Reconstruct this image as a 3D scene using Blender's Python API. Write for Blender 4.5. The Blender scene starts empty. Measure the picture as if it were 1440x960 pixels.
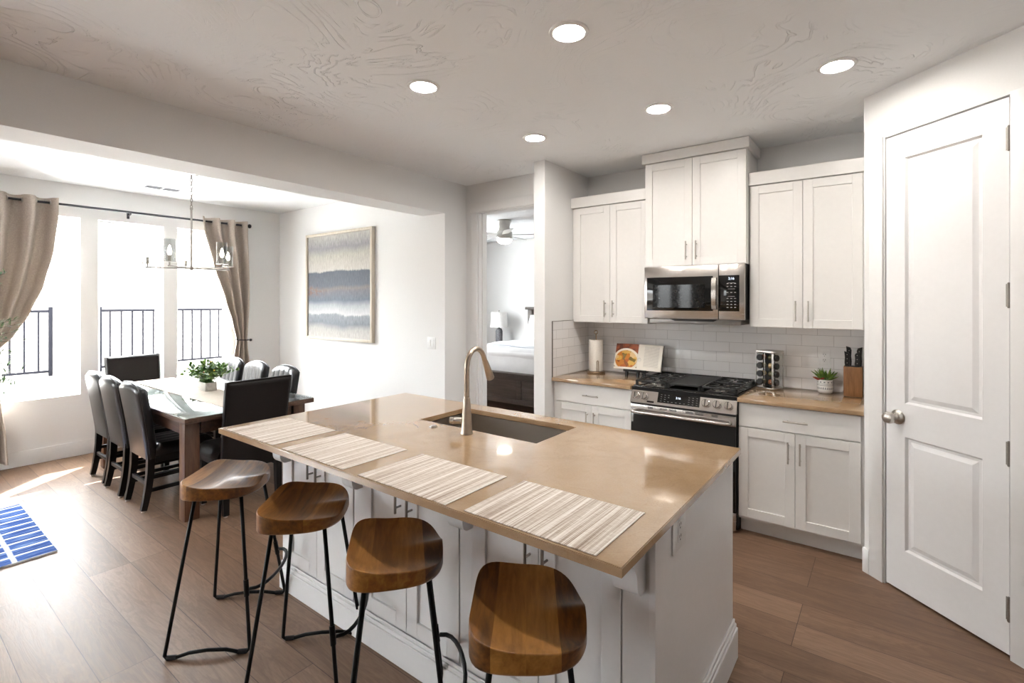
import bpy, bmesh, math, random
from mathutils import Vector, Matrix
random.seed(7)
PI = math.pi
C = bpy.context.scene.collection
scn = bpy.context.scene

# ------------------------------------------------------------------ camera
cam = bpy.data.cameras.new('camera')
cam.sensor_width = 36.0
cam.lens = 692.0 / 1440.0 * 36.0
cam.shift_x = (720 - 744.41) / 1440.0
cam.shift_y = (423.09 - 480) / 1440.0
cam.clip_start = 0.05
cam_o = bpy.data.objects.new('camera', cam)
C.objects.link(cam_o)
cam_o.location = (0, 0, 1.56)
cam_o.rotation_euler = (PI / 2, 0, 0.6281)
scn.camera = cam_o

# ------------------------------------------------------------------ world, sun, daylight, exposure
scn.view_settings.view_transform = 'Standard'
scn.view_settings.look = 'None'
scn.view_settings.exposure = 0.84
scn.view_settings.gamma = 1.0
scn.view_settings.use_curve_mapping = False
SKY = 25.0
SUN = 30.0
REAR_W = 3.0
SIDE_W = 5.0
BED_W = 45.0
DOWN = 140.0
w = bpy.data.worlds.new('world')
scn.world = w
w.use_nodes = True
wn = w.node_tree
wn.nodes.clear()
wo = wn.nodes.new('ShaderNodeOutputWorld')
wb = wn.nodes.new('ShaderNodeBackground')
tc = wn.nodes.new('ShaderNodeTexCoord')
sp = wn.nodes.new('ShaderNodeSeparateXYZ')
cr = wn.nodes.new('ShaderNodeValToRGB')
cr.color_ramp.elements[0].position = 0.0
cr.color_ramp.elements[0].color = (0.20, 0.20, 0.20, 1)
cr.color_ramp.elements[1].position = 0.28
cr.color_ramp.elements[1].color = (0.95, 0.98, 1.0, 1)
wn.links.new(tc.outputs['Generated'], sp.inputs[0])
wn.links.new(sp.outputs['Z'], cr.inputs[0])
wn.links.new(cr.outputs[0], wb.inputs[0])
wb.inputs[1].default_value = SKY
wn.links.new(wb.outputs[0], wo.inputs[0])


def lamp(name, kind, loc, direction, energy, color=(1, 1, 1), size=None, size_y=None, angle=None):
    l = bpy.data.lights.new(name, kind)
    l.energy = energy
    l.color = color
    if kind == 'AREA':
        l.shape = 'RECTANGLE'
        l.size = size
        l.size_y = size_y
    if kind == 'SUN':
        l.angle = angle
    o = bpy.data.objects.new(name, l)
    C.objects.link(o)
    o.location = loc
    o.rotation_euler = Vector(direction).to_track_quat('-Z', 'Z' if abs(direction[2]) < .9 and kind == 'AREA' else 'Y').to_euler()
    return o


lamp('sun', 'SUN', (-12, 8, 12), (0.49, -0.475, -0.60), SUN, (1.0, 0.985, 0.96), angle=0.009)


def window_light(name, loc, normal, width, height, energy, color):
    o = lamp(name, 'AREA', loc, normal, energy, color, size=width, size_y=height)
    n = Vector(normal)
    zax = -n
    yax = Vector((0, 0, 1))
    xax = yax.cross(zax)
    m = Matrix((xax, yax, zax)).transposed()
    o.rotation_euler = m.to_euler()
    return o


# daylight at the rear windows; added fill lamps at unseen side and bedroom windows
window_light('rear_window_daylight', (-4.30, -4.76, 1.8), (0, 1, 0), 0.9, 1.0, REAR_W, (0.93, 0.965, 1.0))
window_light('side_fill_light', (-6.85, -2.05, 1.5), (1, 0, 0), 1.7, 1.75, SIDE_W, (0.95, 0.975, 1.0))
window_light('bedroom_fill_light', (-6.85, 5.7, 1.55), (1, 0, 0), 1.0, 1.1, BED_W, (0.95, 0.975, 1.0))


# ------------------------------------------------------------------ materials
def lin(v):
    v = v / 255.0
    return v / 12.92 if v <= 0.04045 else ((v + 0.055) / 1.055) ** 2.4


def S(r, g, b):
    return (lin(r), lin(g), lin(b), 1.0)


class NT:
    def __init__(self, name):
        self.m = bpy.data.materials.new(name)
        self.m.use_nodes = True
        self.t = self.m.node_tree
        self.t.nodes.clear()
        self.out = self.t.nodes.new('ShaderNodeOutputMaterial')

    def n(self, kind, **kw):
        nd = self.t.nodes.new('ShaderNode' + kind)
        for k, v in kw.items():
            if k.startswith('i_'):
                key = k[2:].replace('_', ' ')
                nd.inputs[key].default_value = v
            else:
                setattr(nd, k, v)
        return nd

    def l(self, a, b):
        self.t.links.new(a, b)

    def ramp(self, fac, stops, interp='LINEAR'):
        r = self.n('ValToRGB')
        e = r.color_ramp.elements
        r.color_ramp.interpolation = interp
        while len(e) < len(stops):
            e.new(0.5)
        for k, (p, c) in enumerate(stops):
            e[k].position = p
            e[k].color = c if len(c) == 4 else (*c, 1)
        self.l(fac, r.inputs[0])
        return r.outputs[0]

    def obj(self, scale=(1, 1, 1), rot=(0, 0, 0), loc=(0, 0, 0)):
        t = self.n('TexCoord')
        mp = self.n('Mapping')
        mp.inputs['Scale'].default_value = scale
        mp.inputs['Rotation'].default_value = rot
        mp.inputs['Location'].default_value = loc
        self.l(t.outputs['Object'], mp.inputs['Vector'])
        return mp.outputs[0]

    def noise(self, vec, scale, detail=2.0, rough=0.5, dist=0.0):
        n = self.n('TexNoise')
        n.inputs['Scale'].default_value = scale
        n.inputs['Detail'].default_value = detail
        n.inputs['Roughness'].default_value = rough
        n.inputs['Distortion'].default_value = dist
        self.l(vec, n.inputs['Vector'])
        return n.outputs['Fac']

    def math(self, op, a, b=None, c=None):
        n = self.n('Math', operation=op)
        for i, v in enumerate((a, b, c)):
            if v is None:
                continue
            if isinstance(v, (int, float)):
                n.inputs[i].default_value = v
            else:
                self.l(v, n.inputs[i])
        return n.outputs[0]

    def mix(self, fac, a, b, mode='MIX'):
        n = self.n('Mix', data_type='RGBA', blend_type=mode)
        for sock, v in ((n.inputs['Factor'], fac), (n.inputs['A'] if False else n.inputs[6], a), (n.inputs[7], b)):
            if isinstance(v, (int, float)):
                sock.default_value = v
            elif isinstance(v, tuple):
                sock.default_value = v if len(v) == 4 else (*v, 1)
            else:
                self.l(v, sock)
        return n.outputs[2]

    def bsdf(self, color, rough=0.5, metal=0.0, spec=0.5, coat=0.0, coat_rough=0.05, bump=None, bump_s=0.2, bump_d=0.01, sheen=0.0, aniso=0.0):
        b = self.n('BsdfPrincipled')
        for nm, v in (('Base Color', color), ('Roughness', rough), ('Metallic', metal)):
            s = b.inputs[nm]
            if isinstance(v, (int, float, tuple)):
                s.default_value = v
            else:
                self.l(v, s)
        b.inputs['Specular IOR Level'].default_value = spec
        b.inputs['Coat Weight'].default_value = coat
        b.inputs['Coat Roughness'].default_value = coat_rough
        b.inputs['Sheen Weight'].default_value = sheen
        b.inputs['Anisotropic'].default_value = aniso
        if bump is not None:
            bp = self.n('Bump')
            bp.inputs['Strength'].default_value = bump_s
            bp.inputs['Distance'].default_value = bump_d
            self.l(bump, bp.inputs['Height'])
            self.l(bp.outputs[0], b.inputs['Normal'])
        self.l(b.outputs[0], self.out.inputs[0])
        return self.m


def plain(name, col, rough=0.5, metal=0.0, spec=0.5, coat=0.0, grain=0.0, gscale=40.0, coat_rough=0.05, var=0.0, sheen=0.0):
    """A procedural material: colour with a faint noise variation and optional fine bump."""
    t = NT(name)
    v = t.obj()
    c = col if len(col) == 4 else (*col, 1)
    nz = t.noise(v, gscale, 3)
    k = var if var else 0.04
    dark = tuple(x * (1 - k) for x in c[:3]) + (1,)
    lite = tuple(min(1, x * (1 + k)) for x in c[:3]) + (1,)
    color = t.ramp(nz, [(0.3, dark), (0.7, lite)])
    return t.bsdf(color, rough, metal, spec, coat, coat_rough, bump=nz if grain else None, bump_s=grain, bump_d=0.004, sheen=sheen)


def emit(name, col, strength):
    t = NT(name)
    e = t.n('Emission')
    e.inputs[0].default_value = col
    e.inputs[1].default_value = strength
    t.l(e.outputs[0], t.out.inputs[0])
    return t.m


def glass(name, tint=(1, 1, 1, 1), refl=0.06, rough=0.02):
    t = NT(name)
    tr = t.n('BsdfTransparent')
    tr.inputs[0].default_value = tint
    gl = t.n('BsdfGlossy')
    gl.inputs['Roughness'].default_value = rough
    fr = t.n('LayerWeight')
    fr.inputs[0].default_value = 0.5
    f = t.math('MULTIPLY_ADD', t.math('POWER', fr.outputs['Facing'], 4.0), 0.85, refl * 0.5)
    mx = t.n('MixShader')
    t.l(f, mx.inputs[0])
    t.l(tr.outputs[0], mx.inputs[1])
    t.l(gl.outputs[0], mx.inputs[2])
    t.l(mx.outputs[0], t.out.inputs[0])
    return t.m


M = {}
M['wall'] = plain('wall_paint', (0.80, 0.797, 0.792), 0.6, grain=0.05, gscale=120, spec=0.3, var=0.01)
M['trim'] = plain('white_trim_paint', (0.80, 0.795, 0.79), 0.35, var=0.01)
M['cab'] = plain('white_cabinet_paint', (0.79, 0.775, 0.755), 0.32, var=0.01)
M['island'] = plain('white_island_paint', (0.78, 0.775, 0.78), 0.32, var=0.01)
M['door'] = plain('white_door_paint', (0.80, 0.795, 0.80), 0.3, var=0.01)
M['chand'] = plain('satin_nickel', (0.42, 0.40, 0.38), 0.42, 1.0)
M['nickel'] = plain('brushed_nickel', (0.55, 0.52, 0.48), 0.3, 1.0)
M['faucet'] = plain('champagne_nickel', (0.46, 0.39, 0.32), 0.30, 1.0)
M['dark_nickel'] = plain('dark_nickel', (0.30, 0.28, 0.26), 0.35, 1.0)
M['bronze'] = plain('bronze_metal', (0.33, 0.24, 0.16), 0.35, 1.0)
M['black_metal'] = plain('black_metal', (0.004, 0.004, 0.0045), 0.45, spec=0.25)
M['rod'] = plain('dark_curtain_rod', (0.02, 0.02, 0.03), 0.4)
M['rubber'] = plain('black_rubber', (0.008, 0.008, 0.008), 0.7)
M['black_gloss'] = plain('black_gloss', (0.004, 0.004, 0.004), 0.06, spec=0.5)
M['black_iron'] = plain('cast_iron', (0.012, 0.012, 0.012), 0.55, grain=0.2, gscale=300)
M['black_wood'] = plain('black_painted_wood', (0.006, 0.0055, 0.006), 0.38, spec=0.35)
M['black_plastic'] = plain('black_plastic', (0.012, 0.012, 0.012), 0.35)
M['white_plastic'] = plain('white_plastic', (0.80, 0.80, 0.80), 0.3)
M['slot'] = plain('dark_slot', (0.02, 0.02, 0.02), 0.6)
M['paper'] = plain('white_paper', (0.82, 0.78, 0.72), 0.9, grain=0.3, gscale=80)
M['ceramic'] = plain('white_ceramic', (0.75, 0.75, 0.74), 0.3)
M['bedding'] = plain('white_bedding', (0.85, 0.85, 0.86), 0.9, grain=0.25, gscale=7)
M['lampshade'] = plain('white_lamp_shade', (0.85, 0.84, 0.82), 0.9)
M['soil'] = plain('dark_soil', (0.03, 0.02, 0.012), 0.95, grain=0.5, gscale=150)
M['stucco'] = plain('pale_stucco', (0.45, 0.43, 0.39), 0.9, grain=0.2, gscale=30)
M['patio'] = plain('pale_concrete', (0.60, 0.60, 0.59), 0.9, var=0.08, gscale=3)
M['fence'] = plain('fence_metal', (0.006, 0.006, 0.008), 0.9, spec=0.05)
M['fan'] = plain('fan_nickel', (0.48, 0.46, 0.43), 0.35, 1.0)
M['fan_blade'] = plain('fan_blade_silver', (0.50, 0.50, 0.50), 0.5)
M['lens'] = emit('downlight_lens', (1.0, 0.95, 0.885, 1), DOWN)
M['bulb'] = emit('candle_bulb', (1.0, 0.88, 0.70, 1), 12.0)
M['fan_light'] = emit('fan_light_bowl', (1.0, 0.93, 0.82, 1), 6.0)
M['digit'] = emit('clock_digits', (0.75, 0.85, 1.0, 1), 1.6)
M['legend'] = plain('grey_legend', (0.40, 0.40, 0.40), 0.5)
M['glass'] = glass('window_glass', (0.97, 0.98, 0.98, 1), 0.03)
M['shade_glass'] = glass('clear_shade_glass', (0.90, 0.91, 0.91, 1), 0.12)
M['table_glass'] = glass('table_glass', (0.90, 0.94, 0.93, 1), 0.10)
M['jar_glass'] = glass('jar_glass', (0.95, 0.95, 0.93, 1), 0.08)


def steel(name, col, rough=0.25, axis=2):
    t = NT(name)
    sc = [3, 3, 3]
    sc[axis] = 260
    v = t.obj(tuple(sc))
    nz = t.noise(v, 1.0, 2)
    rg = t.math('MULTIPLY_ADD', nz, 0.14, rough - 0.07)
    return t.bsdf(col, rg, 1.0, bump=nz, bump_s=0.03, bump_d=0.001, aniso=0.4)


M['steel'] = steel('stainless_steel', (0.60, 0.57, 0.54, 1), 0.24)
M['sink_steel'] = steel('sink_steel', (0.42, 0.38, 0.34, 1), 0.34, axis=0)


def floor_mat():
    t = NT('oak_plank_floor')
    v = t.obj(loc=(0.35, -0.027, 0))
    br = t.n('TexBrick')
    br.offset = 0.37
    br.offset_frequency = 3
    br.squash = 1.0
    br.inputs['Scale'].default_value = 1.0
    br.inputs['Brick Width'].default_value = 1.65
    br.inputs['Row Height'].default_value = 0.19
    br.inputs['Mortar Size'].default_value = 0.0016
    br.inputs['Mortar Smooth'].default_value = 0.2
    br.inputs['Color1'].default_value = (0.0, 0.0, 0.0, 1)
    br.inputs['Color2'].default_value = (1.0, 1.0, 1.0, 1)
    br.inputs['Mortar'].default_value = (0.5, 0.5, 0.5, 1)
    t.l(v, br.inputs['Vector'])
    sep = t.n('SeparateXYZ')
    t.l(v, sep.inputs[0])
    cb = t.n('CombineXYZ')
    t.l(t.math('MULTIPLY', sep.outputs[0], 1.0), cb.inputs[0])
    t.l(t.math('MULTIPLY', sep.outputs[1], 7.0), cb.inputs[1])
    t.l(t.math('MULTIPLY', br.outputs['Color'], 37.0), cb.inputs[2])
    n1 = t.noise(cb.outputs[0], 1.3, 6, 0.62, 1.6)
    cb2 = t.n('CombineXYZ')
    t.l(t.math('MULTIPLY', sep.outputs[0], 3.0), cb2.inputs[0])
    t.l(t.math('MULTIPLY', sep.outputs[1], 90.0), cb2.inputs[1])
    t.l(t.math('MULTIPLY', br.outputs['Color'], 11.0), cb2.inputs[2])
    n2 = t.noise(cb2.outputs[0], 1.0, 4, 0.6)
    # cathedral rings
    rings = t.math('SINE', t.math('MULTIPLY', n1, 55.0))
    knots = t.n('TexVoronoi')
    knots.inputs['Scale'].default_value = 0.9
    knots.inputs['Randomness'].default_value = 1.0
    cbk = t.n('CombineXYZ')
    t.l(t.math('MULTIPLY', sep.outputs[0], 1.0), cbk.inputs[0])
    t.l(t.math('MULTIPLY', sep.outputs[1], 2.6), cbk.inputs[1])
    t.l(cbk.outputs[0], knots.inputs['Vector'])
    kn = t.ramp(knots.outputs['Distance'], [(0.0, (0, 0, 0, 1)), (0.022, (0.3, 0.3, 0.3, 1)), (0.07, (1, 1, 1, 1))])
    tone = t.math('ADD', t.math('MULTIPLY_ADD', br.outputs['Color'], 0.20, 0.08), t.math('ADD', t.math('MULTIPLY', n1, 0.36), t.math('MULTIPLY', n2, 0.36)))
    tone = t.math('ADD', tone, t.math('MULTIPLY', rings, 0.045))
    col = t.ramp(tone, [(0.18, S(82, 61, 46)), (0.5, S(114, 88, 69)), (0.85, S(146, 119, 98))])
    col = t.mix(kn, S(66, 46, 36), col)
    seam = t.ramp(br.outputs['Fac'], [(0.0, (1, 1, 1, 1)), (1.0, (0.34, 0.30, 0.28, 1))])
    col = t.mix(1.0, col, seam, 'MULTIPLY')
    h = t.math('SUBTRACT', t.math('ADD', t.math('MULTIPLY', n2, 0.25), t.math('MULTIPLY', rings, 0.08)), t.math('MULTIPLY', br.outputs['Fac'], 1.2))
    rg = t.math('MULTIPLY_ADD', n2, 0.16, 0.36)
    return t.bsdf(col, rg, spec=0.38, bump=h, bump_s=0.22, bump_d=0.002)


M['floor'] = floor_mat()


def ceiling_mat():
    t = NT('skip_trowel_ceiling')
    v = t.obj()
    warp = t.n('TexNoise')
    warp.inputs['Scale'].default_value = 1.3
    warp.inputs['Detail'].default_value = 1.0
    t.l(v, warp.inputs['Vector'])
    mv = t.n('MixRGB') if False else t.n('VectorMath', operation='MULTIPLY_ADD')
    t.l(warp.outputs['Color'], mv.inputs[0])
    mv.inputs[1].default_value = (2.2, 2.2, 0)
    t.l(v, mv.inputs[2])
    wv = t.n('TexWave', wave_type='BANDS', bands_direction='DIAGONAL')
    wv.inputs['Scale'].default_value = 5.0
    wv.inputs['Distortion'].default_value = 9.0
    wv.inputs['Detail'].default_value = 2.0
    wv.inputs['Detail Scale'].default_value = 1.6
    t.l(mv.outputs[0], wv.inputs['Vector'])
    brk = t.ramp(t.noise(v, 7.0, 2), [(0.42, (0, 0, 0, 1)), (0.55, (1, 1, 1, 1))])
    ridge = t.ramp(wv.outputs['Fac'], [(0.0, (0, 0, 0, 1)), (0.86, (0, 0, 0, 1)), (0.95, (1, 1, 1, 1)), (1.0, (0.7, 0.7, 0.7, 1))])
    patch = t.ramp(t.noise(v, 1.1, 2), [(0.44, (0.12, 0.12, 0.12, 1)), (0.60, (1, 1, 1, 1))])
    h = t.math('MULTIPLY', t.math('MULTIPLY', ridge, patch), brk)
    h2 = t.math('ADD', h, t.math('MULTIPLY', t.noise(v, 60, 2), 0.10))
    return t.bsdf((0.875, 0.89, 0.905, 1), 0.7, spec=0.2, bump=h2, bump_s=0.9, bump_d=0.007)


M['ceiling'] = ceiling_mat()


def quartz_mat():
    t = NT('tan_quartz')
    v = t.obj()
    a = t.noise(v, 5.5, 5, 0.6, 0.8)
    b = t.noise(v, 160, 2)
    f = t.math('ADD', t.math('MULTIPLY', a, 0.7), t.math('MULTIPLY', b, 0.3))
    col = t.ramp(f, [(0.32, S(160, 131, 99)), (0.5, S(169, 140, 107)), (0.68, S(177, 149, 117))])
    vein = t.noise(v, 3.0, 6, 0.6, 1.5)
    vv = t.ramp(vein, [(0.485, (1, 1, 1, 1)), (0.5, (0.93, 0.91, 0.88, 1)), (0.515, (1, 1, 1, 1))])
    col = t.mix(1.0, col, vv, 'MULTIPLY')
    return t.bsdf(col, 0.12, spec=0.6, coat=0.7, coat_rough=0.03)


M['quartz'] = quartz_mat()


def tile_mat(name, ax):
    t = NT(name)
    v0 = t.n('TexCoord')
    sep = t.n('SeparateXYZ')
    t.l(v0.outputs['Object'], sep.inputs[0])
    cb = t.n('CombineXYZ')
    t.l(sep.outputs[ax], cb.inputs[0])
    t.l(t.math('SUBTRACT', sep.outputs[2], 0.914), cb.inputs[1])
    br = t.n('TexBrick')
    br.offset = 0.5
    br.inputs['Scale'].default_value = 1.0
    br.inputs['Brick Width'].default_value = 0.203
    br.inputs['Row Height'].default_value = 0.0795
    br.inputs['Mortar Size'].default_value = 0.0016
    br.inputs['Mortar Smooth'].default_value = 0.3
    br.inputs['Color1'].default_value = (0.82, 0.815, 0.82, 1)
    br.inputs['Color2'].default_value = (0.87, 0.865, 0.87, 1)
    br.inputs['Mortar'].default_value = (0.55, 0.54, 0.54, 1)
    t.l(cb.outputs[0], br.inputs['Vector'])
    nz = t.noise(cb.outputs[0], 9, 1)
    h = t.math('SUBTRACT', t.math('MULTIPLY', nz, 0.5), br.outputs['Fac'])
    return t.bsdf(br.outputs['Color'], 0.12, spec=0.5, bump=h, bump_s=0.35, bump_d=0.002)


M['tile_x'] = tile_mat('white_subway_tile', 0)
M['tile_y'] = tile_mat('white_subway_tile_return', 1)


def wood(name, c0, c1, c2, axis=0, scale=1.0, rough=0.4, boards=None, spec=0.5, coat=0.0, bump=0.1):
    """Wood with grain running along an axis; boards = (axis, width) gives glued staves."""
    t = NT(name)
    tcn = t.n('TexCoord')
    oi = t.n('ObjectInfo')
    sep = t.n('SeparateXYZ')
    t.l(tcn.outputs['Object'], sep.inputs[0])
    cb = t.n('CombineXYZ')
    for k in range(3):
        t.l(t.math('MULTIPLY', sep.outputs[k], (2.2 if k == axis else 22.0) * scale), cb.inputs[k])
    off = t.math('MULTIPLY', oi.outputs['Random'], 53.0)
    vec = t.n('VectorMath', operation='ADD')
    t.l(cb.outputs[0], vec.inputs[0])
    if boards:
        st = t.math('FLOOR', t.math('ADD', t.math('DIVIDE', sep.outputs[boards[0]], boards[1]), off))
        wn2 = t.n('TexWhiteNoise', noise_dimensions='1D')
        t.l(st, wn2.inputs['W'])
        rnd = wn2.outputs['Value']
        off = t.math('ADD', off, t.math('MULTIPLY', rnd, 29.0))
    cbo = t.n('CombineXYZ')
    for k in range(3):
        t.l(off, cbo.inputs[k])
    t.l(cbo.outputs[0], vec.inputs[1])
    n1 = t.noise(vec.outputs[0], 0.55, 5, 0.62, 1.4)
    n2 = t.noise(vec.outputs[0], 3.2, 4, 0.6)
    f = t.math('ADD', t.math('MULTIPLY', n1, 0.62), t.math('MULTIPLY', n2, 0.38))
    if boards:
        f = t.math('ADD', t.math('MULTIPLY', f, 0.8), t.math('MULTIPLY_ADD', rnd, 0.30, -0.06))
    col = t.ramp(f, [(0.28, c0), (0.5, c1), (0.74, c2)])
    return t.bsdf(col, rough, spec=spec, coat=coat, bump=n2, bump_s=bump, bump_d=0.002)


M['seat_wood'] = wood('acacia_seat_wood', S(72, 43, 16), S(140, 91, 38), S(194, 140, 72), axis=1, scale=1.0, rough=0.33, boards=(0, 0.085), spec=0.5)
M['table_wood'] = wood('dark_walnut_table', S(46, 29, 19), S(78, 52, 36), S(108, 78, 56), axis=0, rough=0.38)
M['leg_wood'] = wood('dark_walnut_leg', S(56, 34, 22), S(92, 60, 40), S(124, 88, 62), axis=2, rough=0.42)
M['block_wood'] = wood('acacia_block', S(84, 54, 28), S(116, 78, 44), S(140, 98, 60), axis=2, scale=2.5, rough=0.5)
M['bed_wood'] = wood('dark_bed_wood', S(52, 44, 40), S(74, 64, 58), S(98, 88, 80), axis=0, rough=0.5)
M['planter_wood'] = wood('whitewashed_wood', S(176, 170, 162), S(205, 200, 194), S(226, 222, 216), axis=0, scale=2.0, rough=0.8)
M['frame_wood'] = wood('champagne_frame', S(186, 174, 156), S(204, 194, 178), S(220, 212, 198), axis=2, scale=1.5, rough=0.4)
M['bark'] = wood('olive_bark', S(70, 58, 46), S(104, 90, 74), S(136, 120, 100), axis=2, scale=3, rough=0.9)


def leather(name, col, rough, spec=0.55, coat=0.15):
    t = NT(name)
    v = t.obj()
    n1 = t.noise(v, 9, 3)
    n2 = t.n('TexVoronoi')
    n2.inputs['Scale'].default_value = 260
    t.l(v, n2.inputs['Vector'])
    h = t.math('ADD', t.math('MULTIPLY', n1, 0.7), t.math('MULTIPLY', n2.outputs['Distance'], 0.12))
    return t.bsdf(col, rough, spec=spec, coat=coat, coat_rough=0.25, bump=h, bump_s=0.18, bump_d=0.004)


M['leather'] = leather('black_leather', (0.006, 0.006, 0.008, 1), 0.30)
M['brown_leather'] = leather('espresso_leather', (0.009, 0.0065, 0.006, 1), 0.45, 0.25, 0.0)


def fabric(name, c, c2, scale=400, bump=0.2, sheen=0.2):
    t = NT(name)
    v = t.obj()
    wv = t.n('TexWave', wave_type='BANDS', bands_direction='Z')
    wv.inputs['Scale'].default_value = scale * 0.2
    wv.inputs['Distortion'].default_value = 1.0
    t.l(v, wv.inputs['Vector'])
    n1 = t.noise(v, 60, 3)
    f = t.math('ADD', t.math('MULTIPLY', wv.outputs['Fac'], 0.4), t.math('MULTIPLY', n1, 0.6))
    col = t.ramp(f, [(0.25, c), (0.75, c2)])
    return t.bsdf(col, 0.9, spec=0.1, bump=f, bump_s=bump, bump_d=0.001, sheen=sheen)


def curtain_mat():
    t = NT('taupe_curtain_linen')
    v = t.obj()
    n1 = t.noise(v, 90, 3)
    col = t.ramp(n1, [(0.3, S(184, 171, 160)), (0.7, S(201, 190, 179))])
    d = t.n('BsdfDiffuse')
    tl = t.n('BsdfTranslucent')
    t.l(col, d.inputs[0])
    t.l(col, tl.inputs[0])
    mx = t.n('MixShader')
    mx.inputs[0].default_value = 0.10
    t.l(d.outputs[0], mx.inputs[1])
    t.l(tl.outputs[0], mx.inputs[2])
    t.l(mx.outputs[0], t.out.inputs[0])
    return t.m


M['curtain'] = curtain_mat()
M['runner'] = fabric('beige_linen', S(196, 182, 166), S(214, 202, 188))


def mat_mat():
    """Woven placemat: ribs across its short side in white, taupe and brown."""
    t = NT('woven_placemat')
    v = t.obj((1, 1, 1))
    sep = t.n('SeparateXYZ')
    t.l(v, sep.inputs[0])
    cb = t.n('CombineXYZ')
    t.l(t.math('MULTIPLY', sep.outputs[0], 210.0), cb.inputs[0])
    t.l(t.math('MULTIPLY', sep.outputs[1], 2.0), cb.inputs[1])
    a = t.noise(cb.outputs[0], 1.0, 3, 0.7)
    cb2 = t.n('CombineXYZ')
    t.l(t.math('MULTIPLY', sep.outputs[0], 38.0), cb2.inputs[0])
    b = t.noise(cb2.outputs[0], 1.0, 1)
    cb3 = t.n('CombineXYZ')
    t.l(t.math('MULTIPLY', sep.outputs[0], 30.0), cb3.inputs[0])
    t.l(t.math('MULTIPLY', sep.outputs[1], 260.0), cb3.inputs[1])
    c = t.noise(cb3.outputs[0], 1.0, 2)
    f = t.math('ADD', t.math('MULTIPLY', a, 0.55), t.math('ADD', t.math('MULTIPLY', b, 0.35), t.math('MULTIPLY', c, 0.12)))
    col = t.ramp(f, [(0.34, S(112, 92, 80)), (0.42, S(168, 150, 136)), (0.50, S(206, 194, 182)), (0.58, S(238, 232, 226))])
    rib = t.n('TexWave', wave_type='BANDS', bands_direction='X')
    rib.inputs['Scale'].default_value = 70
    t.l(v, rib.inputs['Vector'])
    return t.bsdf(col, 0.85, spec=0.15, bump=rib.outputs['Fac'], bump_s=0.3, bump_d=0.002)


M['placemat'] = mat_mat()


def rug_mat():
    t = NT('blue_striped_rug')
    v = t.obj()
    sep = t.n('SeparateXYZ')
    t.l(v, sep.inputs[0])
    wob = t.noise(v, 5, 2)
    sx = t.math('ADD', sep.outputs[0], t.math('MULTIPLY_ADD', wob, 0.02, -0.01))
    per = t.math('FRACT', t.math('DIVIDE', sx, 0.115))
    line = t.ramp(per, [(0.0, (1, 1, 1, 1)), (0.13, (1, 1, 1, 1)), (0.19, (0, 0, 0, 1)), (0.95, (0, 0, 0, 1)), (1.0, (1, 1, 1, 1))])
    cby = t.n('CombineXYZ')
    t.l(t.math('MULTIPLY', sep.outputs[0], 45.0), cby.inputs[0])
    t.l(t.math('MULTIPLY', sep.outputs[1], 6.0), cby.inputs[1])
    n = t.noise(cby.outputs[0], 1.0, 4, 0.7)
    blue = t.ramp(n, [(0.3, S(34, 56, 112)), (0.5, S(58, 88, 150)), (0.68, S(120, 146, 190))])
    col = t.mix(line, blue, S(226, 232, 240))
    py = t.math('FRACT', t.math('ADD', t.math('DIVIDE', t.math('ADD', sep.outputs[1], t.math('MULTIPLY_ADD', wob, 0.014, -0.007)), 0.20), 0.42))
    cl = t.ramp(py, [(0.0, (0, 0, 0, 1)), (0.43, (0, 0, 0, 1)), (0.46, (1, 1, 1, 1)), (0.54, (1, 1, 1, 1)), (0.57, (0, 0, 0, 1))])
    col = t.mix(cl, col, S(220, 224, 226))
    return t.bsdf(col, 0.95, spec=0.1, bump=n, bump_s=0.5, bump_d=0.004)


M['rug'] = rug_mat()


def art_mat():
    t = NT('abstract_landscape_canvas')
    v = t.obj()
    sep = t.n('SeparateXYZ')
    t.l(v, sep.inputs[0])
    cb = t.n('CombineXYZ')
    t.l(t.math('MULTIPLY', sep.outputs[0], 60.0), cb.inputs[0])
    t.l(t.math('MULTIPLY', sep.outputs[2], 14.0), cb.inputs[2])
    n = t.noise(cb.outputs[0], 1.0, 5, 0.7)
    n2 = t.noise(v, 2.2, 3)
    z = t.math('ADD', t.math('DIVIDE', sep.outputs[2], 1.22), t.math('ADD', t.math('MULTIPLY_ADD', n, 0.055, -0.0275), t.math('MULTIPLY_ADD', n2, 0.10, -0.05)))
    col = t.ramp(z, [(0.0, S(200, 196, 190)), (0.08, S(190, 186, 182)), (0.14, S(132, 138, 144)), (0.22, S(150, 156, 162)), (0.235, S(214, 214, 214)),
                     (0.31, S(176, 180, 184)), (0.36, S(110, 120, 132)), (0.44, S(124, 124, 132)), (0.47, S(136, 130, 128)), (0.50, S(106, 112, 122)), (0.63, S(98, 105, 114)), (0.645, S(206, 202, 194)),
                     (0.80, S(188, 183, 172)), (0.88, S(150, 150, 152)), (1.0, S(188, 184, 178))])
    col = t.mix(0.35, col, t.ramp(n, [(0.35, S(110, 112, 116)), (0.65, S(232, 230, 226))]), 'OVERLAY')
    col = t.mix(1.0, col, (0.80, 0.80, 0.82), 'MULTIPLY')
    rs = t.math('MULTIPLY', t.ramp(t.math('ABSOLUTE', t.math('SUBTRACT', z, 0.45)), [(0.0, (1, 1, 1, 1)), (0.06, (0, 0, 0, 1))]),
                t.ramp(sep.outputs[0], [(0.0, (1, 1, 1, 1)), (0.45, (0.05, 0.05, 0.05, 1))]))
    rs = t.math('MULTIPLY', rs, t.ramp(t.noise(v, 24, 3), [(0.45, (0, 0, 0, 1)), (0.55, (1, 1, 1, 1))]))
    col = t.mix(rs, col, S(128, 88, 60))
    return t.bsdf(col, 0.6, spec=0.3, bump=n, bump_s=0.2, bump_d=0.003)


M['art'] = art_mat()


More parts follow.
